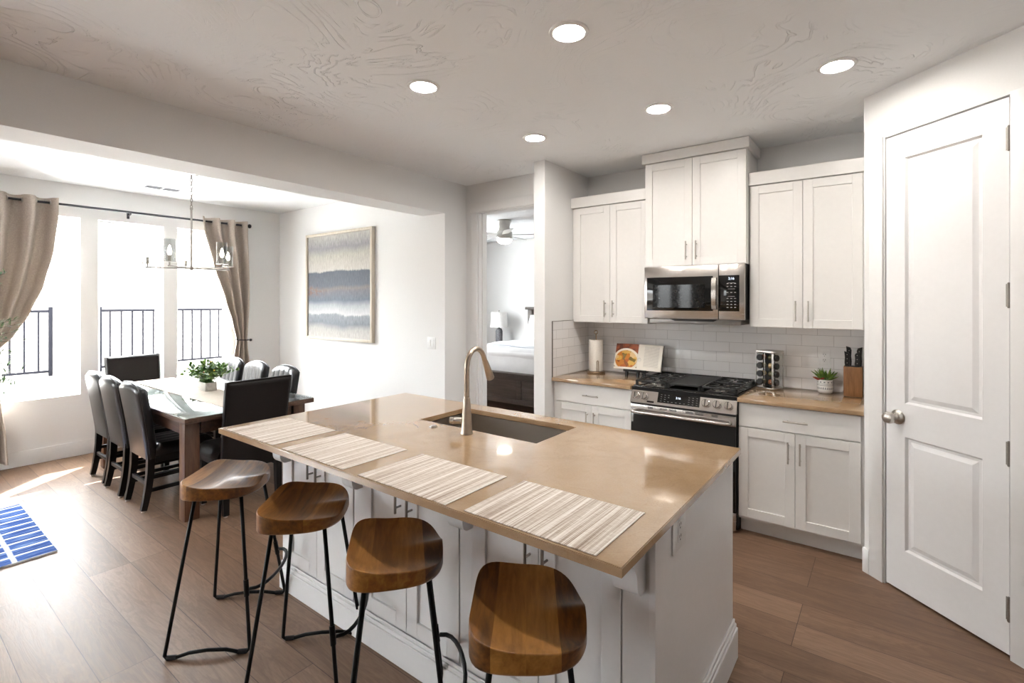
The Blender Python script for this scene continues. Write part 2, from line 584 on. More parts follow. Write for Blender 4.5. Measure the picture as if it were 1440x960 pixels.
def food_mat():
    """Cookbook photograph: plate of roast chicken on a dark wooden table (local x 0..1, z 0..1 scaled)."""
    t = NT('cookbook_photo_page')
    v = t.obj()
    sep = t.n('SeparateXYZ')
    t.l(v, sep.inputs[0])
    x, z = sep.outputs[0], sep.outputs[2]
    vo = t.n('TexVoronoi')
    vo.inputs['Scale'].default_value = 26
    wv = t.n('VectorMath', operation='MULTIPLY_ADD')
    nn = t.n('TexNoise')
    nn.inputs['Scale'].default_value = 14
    t.l(v, nn.inputs['Vector'])
    t.l(nn.outputs['Color'], wv.inputs[0])
    wv.inputs[1].default_value = (0.06, 0.06, 0.06)
    t.l(v, wv.inputs[2])
    t.l(wv.outputs[0], vo.inputs['Vector'])
    vs = t.n('SeparateColor')
    t.l(vo.outputs['Color'], vs.inputs[0])
    food = t.ramp(vs.outputs[0], [(0.0, S(120, 62, 16)), (0.25, S(206, 128, 34)), (0.45, S(232, 190, 90)), (0.62, S(190, 96, 30)), (0.75, S(90, 98, 40)), (0.9, S(240, 214, 160))], 'CONSTANT')
    food = t.mix(0.35, food, t.ramp(vo.outputs['Distance'], [(0.0, S(240, 206, 130)), (0.03, S(150, 84, 20))]))
    # plate ellipse
    dx = t.math('DIVIDE', t.math('SUBTRACT', x, -0.105), 0.125)
    dz = t.math('DIVIDE', t.math('SUBTRACT', z, 0.082), 0.100)
    r = t.math('SQRT', t.math('ADD', t.math('MULTIPLY', dx, dx), t.math('MULTIPLY', dz, dz)))
    c = t.ramp(r, [(0.0, (0, 0, 0, 1)), (0.80, (0, 0, 0, 1)), (0.84, (1, 1, 1, 1))])
    col = t.mix(c, food, S(228, 218, 200))
    c2 = t.ramp(r, [(0.0, (0, 0, 0, 1)), (0.99, (0, 0, 0, 1)), (1.0, (1, 1, 1, 1))])
    tbl = t.ramp(t.noise(v, 30, 3), [(0.4, S(92, 40, 16)), (0.6, S(150, 74, 34))])
    col = t.mix(c2, col, tbl)
    bot = t.ramp(z, [(0.0, (1, 1, 1, 1)), (0.0165, (1, 1, 1, 1)), (0.0170, (0, 0, 0, 1))])
    col = t.mix(bot, col, S(228, 220, 208))
    return t.bsdf(col, 0.3)


M['food'] = food_mat()


def print_mat():
    t = NT('printed_page')
    v = t.obj()
    sep = t.n('SeparateXYZ')
    t.l(v, sep.inputs[0])
    ln = t.math('FRACT', t.math('DIVIDE', sep.outputs[2], 0.0078))
    lm = t.ramp(ln, [(0.0, (0, 0, 0, 1)), (0.5, (0, 0, 0, 1)), (0.56, (1, 1, 1, 1)), (0.94, (1, 1, 1, 1)), (1.0, (0, 0, 0, 1))])
    cb = t.n('CombineXYZ')
    t.l(t.math('MULTIPLY', sep.outputs[0], 420.0), cb.inputs[0])
    t.l(t.math('FLOOR', t.math('DIVIDE', sep.outputs[2], 0.0078)), cb.inputs[1])
    wd = t.ramp(t.noise(cb.outputs[0], 1.0, 1), [(0.42, (0, 0, 0, 1)), (0.5, (1, 1, 1, 1))])
    inx = t.ramp(sep.outputs[0], [(0.0, (0, 0, 0, 1)), (0.06, (0, 0, 0, 1)), (0.061, (1, 1, 1, 1)), (0.186, (1, 1, 1, 1)), (0.187, (0, 0, 0, 1))])
    inz = t.ramp(sep.outputs[2], [(0.0, (0, 0, 0, 1)), (0.03, (0, 0, 0, 1)), (0.031, (1, 1, 1, 1)), (0.205, (1, 1, 1, 1)), (0.206, (0, 0, 0, 1))])
    m = t.math('MULTIPLY', t.math('MULTIPLY', lm, wd), t.math('MULTIPLY', inx, inz))
    m = t.math('MULTIPLY', m, 0.55)
    col = t.mix(m, S(226, 220, 210), S(70, 68, 66))
    return t.bsdf(col, 0.5)


M['print'] = print_mat()


def pot_mat():
    t = NT('patterned_white_pot')
    tcn = t.n('TexCoord')
    sep = t.n('SeparateXYZ')
    t.l(tcn.outputs['Object'], sep.inputs[0])
    ang = t.math('ARCTAN2', sep.outputs[1], sep.outputs[0])
    z = sep.outputs[2]
    tri = t.math('ABSOLUTE', t.math('SUBTRACT', t.math('FRACT', t.math('MULTIPLY', ang, 22 / (2 * PI))), 0.5))
    bandA = t.ramp(z, [(0.0, (0, 0, 0, 1)), (0.030, (0, 0, 0, 1)), (0.0302, (1, 1, 1, 1)), (0.050, (1, 1, 1, 1)), (0.0502, (0, 0, 0, 1))])
    hgt = t.math('DIVIDE', t.math('SUBTRACT', z, 0.030), 0.042)
    mA = t.math('MULTIPLY', bandA, t.math('GREATER_THAN', tri, t.math('ADD', hgt, 0.12)))
    lineB = t.math('LESS_THAN', t.math('ABSOLUTE', t.math('SUBTRACT', z, 0.056)), 0.0016)
    lineC = t.math('LESS_THAN', t.math('ABSOLUTE', t.math('SUBTRACT', z, 0.066)), 0.0012)
    dash = t.math('MULTIPLY', t.math('LESS_THAN', t.math('ABSOLUTE', t.math('SUBTRACT', z, 0.078)), 0.004), t.math('GREATER_THAN', t.math('FRACT', t.math('MULTIPLY', ang, 13 / (2 * PI))), 0.55))
    m = t.math('MAXIMUM', t.math('MAXIMUM', mA, lineB), t.math('MAXIMUM', lineC, dash))
    col = t.mix(t.math('MULTIPLY', m, 0.8), (0.72, 0.72, 0.71, 1), S(60, 74, 92))
    return t.bsdf(col, 0.4)


M['pot'] = pot_mat()


def leaf(name, a, b, c):
    t = NT(name)
    v = t.obj()
    n = t.noise(v, 22, 2)
    col = t.ramp(n, [(0.3, a), (0.5, b), (0.7, c)])
    return t.bsdf(col, 0.5, spec=0.3)


M['leaf'] = leaf('mixed_green_leaves', S(44, 78, 40), S(92, 130, 62), S(140, 170, 84))
M['olive'] = leaf('olive_leaves', S(70, 96, 74), S(104, 130, 96), S(150, 172, 130))
M['succulent'] = leaf('succulent_leaves', S(50, 80, 30), S(86, 116, 48), S(130, 150, 70))
M['red_leaf'] = leaf('red_succulent_leaves', S(90, 26, 24), S(128, 44, 36), S(150, 70, 50))
M['red_bud'] = plain('red_buds', (0.45, 0.05, 0.03), 0.5)
M['yellow_bud'] = plain('yellow_buds', (0.75, 0.55, 0.06), 0.5)
M['quilt_edge'] = plain('grey_sheet_band', (0.38, 0.41, 0.48), 0.9)
M['spice_red'] = plain('red_spice', (0.20, 0.06, 0.02), 0.9, var=0.3, gscale=200)
M['spice_tan'] = plain('tan_spice', (0.45, 0.33, 0.16), 0.9, var=0.3, gscale=200)
M['spice_green'] = plain('green_spice', (0.12, 0.11, 0.05), 0.9, var=0.3, gscale=200)
M['lamp_base'] = plain('grey_lamp_base', (0.13, 0.13, 0.14), 0.5, grain=0.8, gscale=60, var=0.4)


def hill_mat():
    t = NT('pale_desert_hillside')
    v = t.obj()
    n = t.noise(v, 0.8, 5, 0.65)
    s = t.ramp(t.noise(v, 2.6, 3), [(0.56, (0, 0, 0, 1)), (0.66, (1, 1, 1, 1))])
    col = t.ramp(n, [(0.35, S(84, 78, 73)), (0.65, S(112, 106, 100))])
    col = t.mix(t.math('MULTIPLY', s, 0.5), col, S(48, 50, 46))
    return t.bsdf(col, 0.95, spec=0.1, bump=n, bump_s=0.6, bump_d=0.3)


M['hill'] = hill_mat()


# ------------------------------------------------------------------ mesh builder
class MB:
    def __init__(self):
        self.bm = bmesh.new()
        self.mi = 0

    def _fin(self, faces):
        for f in faces:
            f.material_index = self.mi

    def box(self, x0, x1, y0, y1, z0, z1, bev=0.0, seg=2, T=None):
        vs = [self.bm.verts.new(p) for p in ((x0, y0, z0), (x1, y0, z0), (x1, y1, z0), (x0, y1, z0), (x0, y0, z1), (x1, y0, z1), (x1, y1, z1), (x0, y1, z1))]
        fs = [self.bm.faces.new([vs[i] for i in q]) for q in ((0, 3, 2, 1), (4, 5, 6, 7), (0, 1, 5, 4), (1, 2, 6, 5), (2, 3, 7, 6), (3, 0, 4, 7))]
        self._fin(fs)
        if T is not None:
            for v in vs:
                v.co = T @ v.co
        if bev > 0:
            es = set()
            for f in fs:
                es.update(f.edges)
            r = bmesh.ops.bevel(self.bm, geom=list(es), offset=bev, segments=seg, affect='EDGES', profile=0.5, clamp_overlap=True, material=-1)
        return self

    def cyl(self, p0, p1, r0, r1=None, n=16, caps=True):
        if r1 is None:
            r1 = r0
        p0, p1 = Vector(p0), Vector(p1)
        d = (p1 - p0).normalized()
        a = d.orthogonal().normalized()
        b = d.cross(a)
        A, B = [], []
        for k in range(n):
            t = 2 * PI * k / n
            o = a * math.cos(t) + b * math.sin(t)
            A.append(self.bm.verts.new(p0 + o * r0))
            B.append(self.bm.verts.new(p1 + o * r1))
        fs = []
        for k in range(n):
            j = (k + 1) % n
            fs.append(self.bm.faces.new((A[k], A[j], B[j], B[k])))
        if caps:
            fs.append(self.bm.faces.new(A[::-1]))
            fs.append(self.bm.faces.new(B))
        self._fin(fs)
        return self

    def tube(self, pts, r, n=10, closed=False, prof=None):
        """Sweep a circle (or a 2-D profile) along a polyline; r is a number or one per point."""
        pts = [Vector(p) for p in pts]
        N = len(pts)
        rs = r if isinstance(r, (list, tuple)) else [r] * N
        tang = []
        for i in range(N):
            if closed:
                t = pts[(i + 1) % N] - pts[i - 1]
            else:
                t = pts[min(i + 1, N - 1)] - pts[max(i - 1, 0)]
            tang.append(t.normalized())
        a = tang[0].orthogonal().normalized()
        if prof:
            ref = Vector((1, 0, 0)) if abs(tang[0].x) < 0.9 else Vector((0, 1, 0))
            a = (ref - tang[0] * ref.dot(tang[0])).normalized()
        rings = []
        for i in range(N):
            t = tang[i]
            a = (a - t * a.dot(t)).normalized()
            b = t.cross(a)
            ring = []
            if prof:
                for (u, v) in prof:
                    ring.append(self.bm.verts.new(pts[i] + (a * u + b * v) * rs[i]))
            else:
                for k in range(n):
                    th = 2 * PI * k / n
                    ring.append(self.bm.verts.new(pts[i] + (a * math.cos(th) + b * math.sin(th)) * rs[i]))
            rings.append(ring)
        m = len(rings[0])
        fs = []
        for i in range(N if closed else N - 1):
            R0, R1 = rings[i], rings[(i + 1) % N]
            for k in range(m):
                j = (k + 1) % m
                fs.append(self.bm.faces.new((R0[k], R0[j], R1[j], R1[k])))
        if not closed:
            fs.append(self.bm.faces.new(rings[0][::-1]))
            fs.append(self.bm.faces.new(rings[-1]))
        self._fin(fs)
        return self

    def lathe(self, prof, c=(0, 0, 0), n=24, T=None, capped=True):
        c = Vector(c)
        rings = []
        for (r, z) in prof:
            if r < 1e-6:
                rings.append([self.bm.verts.new(c + Vector((0, 0, z)))])
            else:
                rings.append([self.bm.verts.new(c + Vector((r * math.cos(2 * PI * k / n), r * math.sin(2 * PI * k / n), z))) for k in range(n)])
        fs = []
        for i in range(len(rings) - 1):
            A, B = rings[i], rings[i + 1]
            for k in range(n):
                j = (k + 1) % n
                if len(A) == 1 and len(B) == 1:
                    continue
                if len(A) == 1:
                    fs.append(self.bm.faces.new((A[0], B[j], B[k])))
                elif len(B) == 1:
                    fs.append(self.bm.faces.new((A[k], A[j], B[0])))
                else:
                    fs.append(self.bm.faces.new((A[k], A[j], B[j], B[k])))
        if capped:
            if len(rings[0]) > 1:
                fs.append(self.bm.faces.new(rings[0][::-1]))
            if len(rings[-1]) > 1:
                fs.append(self.bm.faces.new(rings[-1]))
        self._fin(fs)
        if T is not None:
            for ring in rings:
                for v in ring:
                    v.co = T @ v.co
        return self

    def prism(self, poly, a0, a1, plane='xy'):
        """Extrude a polygon: plane 'xy' along z, 'yz' along x, 'xz' along y."""
        def P(u, v, t):
            return {'xy': (u, v, t), 'yz': (t, u, v), 'xz': (u, t, v)}[plane]
        A = [self.bm.verts.new(P(u, v, a0)) for u, v in poly]
        B = [self.bm.verts.new(P(u, v, a1)) for u, v in poly]
        fs = [self.bm.faces.new(A[::-1]), self.bm.faces.new(B)]
        n = len(poly)
        for k in range(n):
            j = (k + 1) % n
            fs.append(self.bm.faces.new((A[k], A[j], B[j], B[k])))
        self._fin(fs)
        return self

    def grid(self, f, nu, nv, close=None):
        g = [[self.bm.verts.new(f(i / nu, j / nv)) for j in range(nv + 1)] for i in range(nu + 1)]
        fs = []
        for i in range(nu):
            for j in range(nv):
                fs.append(self.bm.faces.new((g[i][j], g[i + 1][j], g[i + 1][j + 1], g[i][j + 1])))
        self._fin(fs)
        return g

    def slab(self, top, bot, nu, nv):
        """Closed solid between two parametric surfaces."""
        A = self.grid(top, nu, nv)
        B = [[self.bm.verts.new(bot(i / nu, j / nv)) for j in range(nv + 1)] for i in range(nu + 1)]
        fs = []
        for i in range(nu):
            for j in range(nv):
                fs.append(self.bm.faces.new((B[i][j + 1], B[i + 1][j + 1], B[i + 1][j], B[i][j])))
        for i in range(nu):
            fs.append(self.bm.faces.new((A[i][0], B[i][0], B[i + 1][0], A[i + 1][0])))
            fs.append(self.bm.faces.new((A[i + 1][nv], B[i + 1][nv], B[i][nv], A[i][nv])))
        for j in range(nv):
            fs.append(self.bm.faces.new((A[0][j + 1], B[0][j + 1], B[0][j], A[0][j])))
            fs.append(self.bm.faces.new((A[nu][j], B[nu][j], B[nu][j + 1], A[nu][j + 1])))
        self._fin(fs)
        return self

    def sphere(self, c, r, n=12, m=8, sc=(1, 1, 1)):
        prof = [(r * math.sin(PI * k / m), -r * math.cos(PI * k / m)) for k in range(m + 1)]
        prof[0] = (0, -r)
        prof[-1] = (0, r)
        T = Matrix.Translation(Vector(c)) @ Matrix.Diagonal((*sc, 1))
        return self.lathe(prof, (0, 0, 0), n, T, capped=False)

    def build(self, name, mats, parent=None, loc=None, rot=None, sharp=0.6, flat=False, outward=True):
        bm = self.bm
        if outward:
            bmesh.ops.recalc_face_normals(bm, faces=bm.faces[:])
        for f in bm.faces:
            f.smooth = not flat
        if not flat:
            for e in bm.edges:
                if len(e.link_faces) == 2 and e.calc_face_angle(0) > sharp:
                    e.smooth = False
        me = bpy.data.meshes.new(name)
        bm.to_mesh(me)
        bm.free()
        for m in (mats if isinstance(mats, (list, tuple)) else [mats]):
            me.materials.append(M[m] if isinstance(m, str) else m)
        o = bpy.data.objects.new(name, me)
        C.objects.link(o)
        if parent is not None:
            o.parent = parent
        if loc is not None:
            o.location = loc
        if rot is not None:
            o.rotation_euler = rot
        return o


def thing(name, label, cat, loc=(0, 0, 0), rotz=0.0, group=None):
    o = bpy.data.objects.new(name, None)
    o.empty_display_size = 0.1
    C.objects.link(o)
    o.location = loc
    o.rotation_euler = (0, 0, rotz)
    return tag(o, label, cat, group)


def tag(o, label, cat, group=None):
    o['label'] = label
    o['category'] = cat
    if group:
        o['group'] = group
    return o


def part_label(o, label):
    o['label'] = label
    return o


def struct(o):
    o['kind'] = 'structure'
    return o


def dup(root, loc, rotz, label):
    r = root.copy()
    C.objects.link(r)
    r.location = loc
    r.rotation_euler = (0, 0, rotz)
    r['label'] = label
    for ch in list(root.children):
        c = ch.copy()
        C.objects.link(c)
        c.parent = r
        for g in list(ch.children):
            d = g.copy()
            C.objects.link(d)
            d.parent = c
    return r


def arc(c, r, a0, a1, n, plane='xz'):
    out = []
    for k in range(n + 1):
        a = a0 + (a1 - a0) * k / n
        u, v = r * math.cos(a), r * math.sin(a)
        out.append({'xz': (c[0] + u, c[1], c[2] + v), 'xy': (c[0] + u, c[1] + v, c[2]), 'yz': (c[0], c[1] + u, c[2] + v)}[plane])
    return out


def text_mesh(name, body, size, mat, parent, loc, rot, extrude=0.0006):
    cu = bpy.data.curves.new(name, 'FONT')
    cu.body = body
    cu.size = size
    cu.extrude = extrude
    cu.align_x = 'CENTER'
    cu.align_y = 'CENTER'
    tmp = bpy.data.objects.new(name, cu)
    C.objects.link(tmp)
    bpy.context.view_layer.update()
    me = bpy.data.meshes.new_from_object(tmp.evaluated_get(bpy.context.evaluated_depsgraph_get()))
    bpy.data.objects.remove(tmp)
    me.materials.clear()
    me.materials.append(M[mat])
    o = bpy.data.objects.new(name, me)
    C.objects.link(o)
    o.parent = parent
    o.location = loc
    o.rotation_euler = rot
    return o


# ------------------------------------------------------------------ the setting
H = 2.735
XB = -3.475      # kitchen side of the beam
XW = -6.62       # window wall
YP = 3.387       # picture wall
struct(MB().box(-6.9, 2.6, -4.75, 7.75, -0.12, 0.0).build('floor', 'floor', flat=True))
struct(MB().box(-6.9, 2.6, -4.75, 7.75, H, H + 0.1).build('ceiling', 'ceiling', flat=True))

# window wall with three windows, an unseen one added for light further back and the bedroom's window
ZS, ZT = 0.615, 2.403
WIN = [(0.79, 1.363), (1.5025, 2.073), (2.2045, 2.775)]
OPEN = [(-2.9, -1.2, 0.615, 2.40)] + [(a, b, ZS, ZT) for a, b in WIN] + [(5.2, 6.2, 1.0, 2.1)]
mb = MB()
y = -4.75
for (a, b, z0, z1) in OPEN:
    mb.box(XW - 0.16, XW, y, a, 0, H)
    if z0 > 0:
        mb.box(XW - 0.16, XW, a, b, 0, z0)
    mb.box(XW - 0.16, XW, a, b, z1, H)
    y = b
mb.box(XW - 0.16, XW, y, 7.75, 0, H)
struct(mb.build('wall_window', 'wall', flat=True))

def window(n, a, b, z0, z1, mid=False):
    f = MB()
    x0, x1 = XW - 0.15, XW - 0.09
    t = 0.035
    f.box(x0, x1, a, a + t, z0, z1, 0.004).box(x0, x1, b - t, b, z0, z1, 0.004)
    f.box(x0, x1, a + t, b - t, z0, z0 + t, 0.004).box(x0, x1, a + t, b - t, z1 - t, z1, 0.004)
    if mid:
        f.box(x0, x1, (a + b) / 2 - t, (a + b) / 2 + t, z0 + t, z1 - t, 0.004)
    o = struct(f.build('window_%d' % n, 'trim'))
    MB().box(XW - 0.125, XW - 0.117, a + t, b - t, z0 + t, z1 - t).build('glass_pane', 'glass', o, flat=True)
    return o

for k, (a, b) in enumerate(WIN):
    window(k + 1, a, b, ZS, ZT)
window(4, 5.2, 6.2, 1.0, 2.1, True)
window(5, -2.9, -1.2, 0.615, 2.4)  # unseen side window, added and sized to light the great room

# rear wall of the great room with tall windows
mb = MB()
RW = [(-4.75, -4.35), (-4.2, -3.85)]
x = XW
for a, b in RW:
    mb.box(x, a, -4.72, -4.6, 0, H)
    mb.box(a, b, -4.72, -4.6, 0, 1.30)
    mb.box(a, b, -4.72, -4.6, 2.30, H)
    x = b
mb.box(x, 2.5, -4.72, -4.6, 0, H)
struct(mb.build('wall_rear', 'wall', flat=True))
for k, (a, b) in enumerate(RW):
    f = MB()
    t = 0.04
    f.box(a, a + t, -4.70, -4.64, 1.30, 2.30, 0.004).box(b - t, b, -4.70, -4.64, 1.30, 2.30, 0.004)
    f.box(a + t, b - t, -4.70, -4.64, 1.30, 1.34, 0.004).box(a + t, b - t, -4.70, -4.64, 2.26, 2.30, 0.004)
    o = struct(f.build('window_%d' % (6 + k), 'trim'))
    MB().box(a + t, b - t, -4.674, -4.668, 1.34, 2.26).build('glass_pane', 'glass', o, flat=True)

struct(MB().box(2.3, 2.42, -4.6, 4.12, 0, H).build('wall_right', 'wall', flat=True))
# picture wall, the short wall with the beam, bedroom door wall, return wall and kitchen back wall
struct(MB().box(XW, -3.782, YP, YP + 0.12, 0, H).build('wall_picture', 'wall', flat=True))
struct(MB().box(-3.782, XB, YP, 3.80, 0, H).box(-3.782, XB, -4.6, YP, 2.414, H).build('wall_beam', 'wall', flat=True))
YD = 3.687
mb = MB()
mb.box(XB, -3.315, YD, YD + 0.12, 0, H).box(-3.315, -2.52, YD, YD + 0.12, 2.437, H).box(-2.52, -2.41, YD, YD + 0.12, 0, H)
struct(mb.build('wall_bedroom_door', 'wall', flat=True))
struct(MB().box(-2.412, -2.302, 3.388, 7.5, 0, H).build('wall_return', 'wall', flat=True))
struct(MB().box(-2.302, 2.42, 4.12, 4.24, 0, H).build('wall_back', 'wall', flat=True))
struct(MB().box(XW, -2.41, 7.5, 7.62, 0, H).build('wall_bedroom', 'wall', flat=True))
struct(MB().box(-0.1065, 0.0, 3.44, 4.12, 0, H).build('wall_alcove', 'wall', flat=True))

# diagonal pantry wall, in its own frame: u along the wall, v into the pantry
DA = math.atan2(-0.660, 0.751)
DO = Vector((-0.1065, 3.444, 0))
mb = MB()
U0, U1, ZD = 0.131, 0.722, 2.462
mb.box(0.0, U0, 0, 0.11, 0, H).box(U0, U1, 0, 0.11, ZD, H).box(U1, 3.25, 0, 0.11, 0, H)
struct(mb.build('wall_diagonal', 'wall', loc=DO, rot=(0, 0, DA), flat=True))
# door casing plates and little base blocks
struct(MB().box(0.042, 0.124, -0.012, -0.0005, 0.0, ZD + 0.006, 0.002).build('trim_1', 'trim', loc=DO, rot=(0, 0, DA)))
struct(MB().box(0.728, 0.81, -0.012, -0.0005, 0.0, ZD + 0.006, 0.002).build('trim_2', 'trim', loc=DO, rot=(0, 0, DA)))
struct(MB().box(0.0, 0.0415, -0.014, -0.0005, 0.0, 0.14, 0.003).build('baseboard_diagonal', 'trim', loc=DO, rot=(0, 0, DA)))
struct(MB().box(0.8105, 3.2, -0.014, -0.0005, 0.0, 0.14, 0.003).build('baseboard_pantry', 'trim', loc=DO, rot=(0, 0, DA)))

# pantry door leaf: two raised panels, knob, four hinges
def panel_mould(mb, u0, u1, z0, z1, yf):
    # sloped moulding ring sinking to a flat groove then rising to the raised field
    def ring(a, y):
        return [(u0 + a, y, z0 + a), (u1 - a, y, z0 + a), (u1 - a, y, z1 - a), (u0 + a, y, z1 - a)]
    rings = [[mb.bm.verts.new(p) for p in ring(a, yy)] for a, yy in ((0, yf), (0.010, yf + 0.012), (0.022, yf + 0.012), (0.045, yf + 0.004))]
    for A, B in zip(rings, rings[1:]):
        for k in range(4):
            j = (k + 1) % 4
            mb.bm.faces.new((A[k], A[j], B[j], B[k]))
    mb.bm.faces.new(rings[-1])
    return rings[0]

mb = MB()
d0, d1, dz0, dz1, yf, yb = 0.1365, 0.716, 0.012, 2.453, 0.004, 0.040
pa = (0.242, 0.6105)
zs = [(0.232, 0.838), (1.015, 2.322)]
xs = [d0, pa[0], pa[1], d1]
zz = [dz0, zs[0][0], zs[0][1], zs[1][0], zs[1][1], dz1]
for i in range(3):
    for j in range(5):
        if i == 1 and j in (1, 3):
            continue
        mb.bm.faces.new([mb.bm.verts.new((xx, yf, z_)) for xx, z_ in ((xs[i], zz[j]), (xs[i + 1], zz[j]), (xs[i + 1], zz[j + 1]), (xs[i], zz[j + 1]))])
for z0, z1 in zs:
    panel_mould(mb, pa[0], pa[1], z0, z1, yf)
b = [mb.bm.verts.new(p) for p in ((d0, yb, dz0), (d1, yb, dz0), (d1, yb, dz1), (d0, yb, dz1))]
f = [mb.bm.verts.new(p) for p in ((d0, yf, dz0), (d1, yf, dz0), (d1, yf, dz1), (d0, yf, dz1))]
mb.bm.faces.new(b[::-1])
for k in range(4):
    j = (k + 1) % 4
    mb.bm.faces.new((f[k], b[k], b[j], f[j]))
bmesh.ops.remove_doubles(mb.bm, verts=mb.bm.verts[:], dist=0.00005)
door = struct(mb.build('door_1', 'door', loc=DO, rot=(0, 0, DA), sharp=0.1))
k = MB()
T = Matrix.Translation((0.204, yf, 0.936)) @ Matrix.Rotation(PI / 2, 4, 'X')
T = T @ Matrix.Diagonal((1.15, 1.15, 1.15, 1))
k.lathe([(0.0, 0.0), (0.033, 0.0), (0.034, 0.004), (0.028, 0.010), (0.014, 0.014), (0.0115, 0.022), (0.012, 0.032), (0.019, 0.038), (0.0265, 0.048), (0.0275, 0.058), (0.024, 0.068), (0.013, 0.0735), (0.0, 0.0745)], T=T, n=28)
k.build('door_knob', 'nickel', door)
for z in (0.214, 0.893, 1.585, 2.271):
    h = MB()
    h.cyl((0.719, -0.004, z - 0.05), (0.719, -0.004, z + 0.05), 0.0065, n=12)
    h.box(0.705, 0.716, 0.0005, 0.0035, z - 0.05, z + 0.05)
    for q in (-0.051, 0.051):
        h.sphere((0.719, -0.004, z + q), 0.0058, 10, 6)
    h.build('hinge', 'dark_nickel', door)

# bedroom door casing: left leg, header
struct(MB().box(-3.392, -3.316, YD - 0.016, YD - 0.0005, 0, 2.445, 0.002).build('trim_3', 'trim'))
struct(MB().box(-3.41, -2.414, YD - 0.020, YD - 0.0005, 2.4455, 2.535, 0.002).build('trim_4', 'trim'))
struct(MB().box(-3.3145, -3.30, YD, YD + 0.12, 0, 2.436).box(-3.30, -3.285, YD + 0.04, YD + 0.075, 0, 2.436).build('trim_5', 'trim', flat=True))

def baseboard(name, pts):
    b_ = MB()
    for (x0, x1, y0, y1) in pts:
        b_.box(x0, x1, y0, y1, 0.0, 0.142, 0.003)
    return struct(b_.build(name, 'trim'))

baseboard('baseboard_window', [(XW + 0.0005, XW + 0.015, -0.38, 3.3865)])
baseboard('baseboard_picture', [(XW + 0.016, -3.79, YP - 0.015, YP - 0.0005)])
baseboard('baseboard_bedroom', [(XW + 0.01, -2.42, 7.485, 7.4995)])
baseboard('baseboard_opening', [(XB + 0.0005, XB + 0.015, YP + 0.001, YD - 0.001)])

# tiled backsplash on the back wall and on the return wall, with its metal edge
struct(MB().box(-2.2935, -0.107, 4.112, 4.1195, 0.9145, 1.372).box(-1.573, -0.811, 4.112, 4.1195, 1.3725, 1.42).build('wall_backsplash', 'tile_x', flat=True))
struct(MB().box(-2.3015, -2.294, 3.4985, 4.1195, 0.9145, 1.385).build('wall_backsplash_return', 'tile_y', flat=True))
struct(MB().box(-2.3015, -2.2925, 3.4935, 3.4980, 0.9145, 1.389).box(-2.3015, -2.2925, 3.498, 3.838, 1.3855, 1.389).build('trim_6', 'dark_nickel', flat=True))


# ------------------------------------------------------------------ kitchen cabinets
def shaker(name, parent, x0, x1, z0, z1, y, stile=0.058, mat='cab', thick=0.020):
    """Shaker door facing -y with its front at y: four rails and a recessed panel, one mesh."""
    mb = MB()
    r = 0.009
    b_ = 0.0012
    xs_, zs_ = [x0, x0 + stile, x1 - stile, x1], [z0, z0 + stile, z1 - stile, z1]
    mb.box(x0, xs_[1], y, y + thick, z0, z1, b_, 1).box(xs_[2], x1, y, y + thick, z0, z1, b_, 1)
    mb.box(xs_[1] + .0002, xs_[2] - .0002, y, y + thick, z0, zs_[1], b_, 1).box(xs_[1] + .0002, xs_[2] - .0002, y, y + thick, zs_[2], z1, b_, 1)
    mb.box(xs_[1] - 0.004, xs_[2] + 0.004, y + r, y + thick - 0.003, zs_[1] - 0.004, zs_[2] + 0.004)
    return mb.build(name, mat, parent, flat=True)


def bar_pull(parent, x, y, z, length=0.14, vertical=True, mat='nickel'):
    mb = MB()
    hl = length / 2
    if vertical:
        mb.cyl((x, y - 0.030, z - hl), (x, y - 0.030, z + hl), 0.0058, n=12)
        for q in (-hl * 0.66, hl * 0.66):
            mb.cyl((x, y - 0.030, z + q), (x, y - 0.0003, z + q), 0.0045, n=10)
    else:
        mb.cyl((x - hl, y - 0.030, z), (x + hl, y - 0.030, z), 0.0058, n=12)
        for q in (-hl * 0.66, hl * 0.66):
            mb.cyl((x + q, y - 0.030, z), (x + q, y - 0.0003, z), 0.0045, n=10)
    return mb.build('handle', mat, parent)


def base_cabinet(label, x0, x1, dx0, dx1, split):
    t = thing('base_cabinet', label, 'cabinet', (x0, 3.506, 0), 0, 'base cabinets beside the range')
    W = x1 - x0
    yc, D = 0.021, 0.612
    MB().box(0, W, yc, D, 0.1005, 0.8845).build('body', 'cab', t, flat=True)
    MB().box(0.0, W, 0.0795, 0.095, 0.0, 0.1).build('toe_kick', 'cab', t, flat=True)
    a, b_, s_ = dx0 - x0, dx1 - x0, split - x0
    d = MB().box(a, b_, 0, 0.02, 0.7245, 0.8765, 0.0015, 1).build('drawer', 'cab', t, flat=True)
    bar_pull(d, (a + b_) / 2, 0, 0.795, 0.14, False)
    for (p, q, hx) in ((a, s_ - 0.0015, s_ - 0.037), (s_ + 0.0015, b_, s_ + 0.030)):
        dr = shaker('door', t, p, q, 0.121, 0.7165, 0)
        bar_pull(dr, hx, 0, 0.598, 0.135, True)
    return t


base_cabinet('white base cabinet right of the stainless range, ending at the pantry corner', -0.809, -0.1085, -0.806, -0.124, -0.469)
base_cabinet('white base cabinet left of the stainless range, under the paper towels', -2.300, -1.576, -2.270, -1.579, -1.925)

def countertop(label, x0, x1):
    o = MB().box(x0, x1, 3.476, 4.1115, 0.8855, 0.914, 0.003).build('countertop', 'quartz')
    return tag(o, label, 'countertop', 'tan counters beside the range')

countertop('short tan quartz countertop right of the range, holding knives and spices', -0.8095, -0.1075)
countertop('short tan quartz countertop left of the range, holding the cookbook', -2.2915, -1.5755)


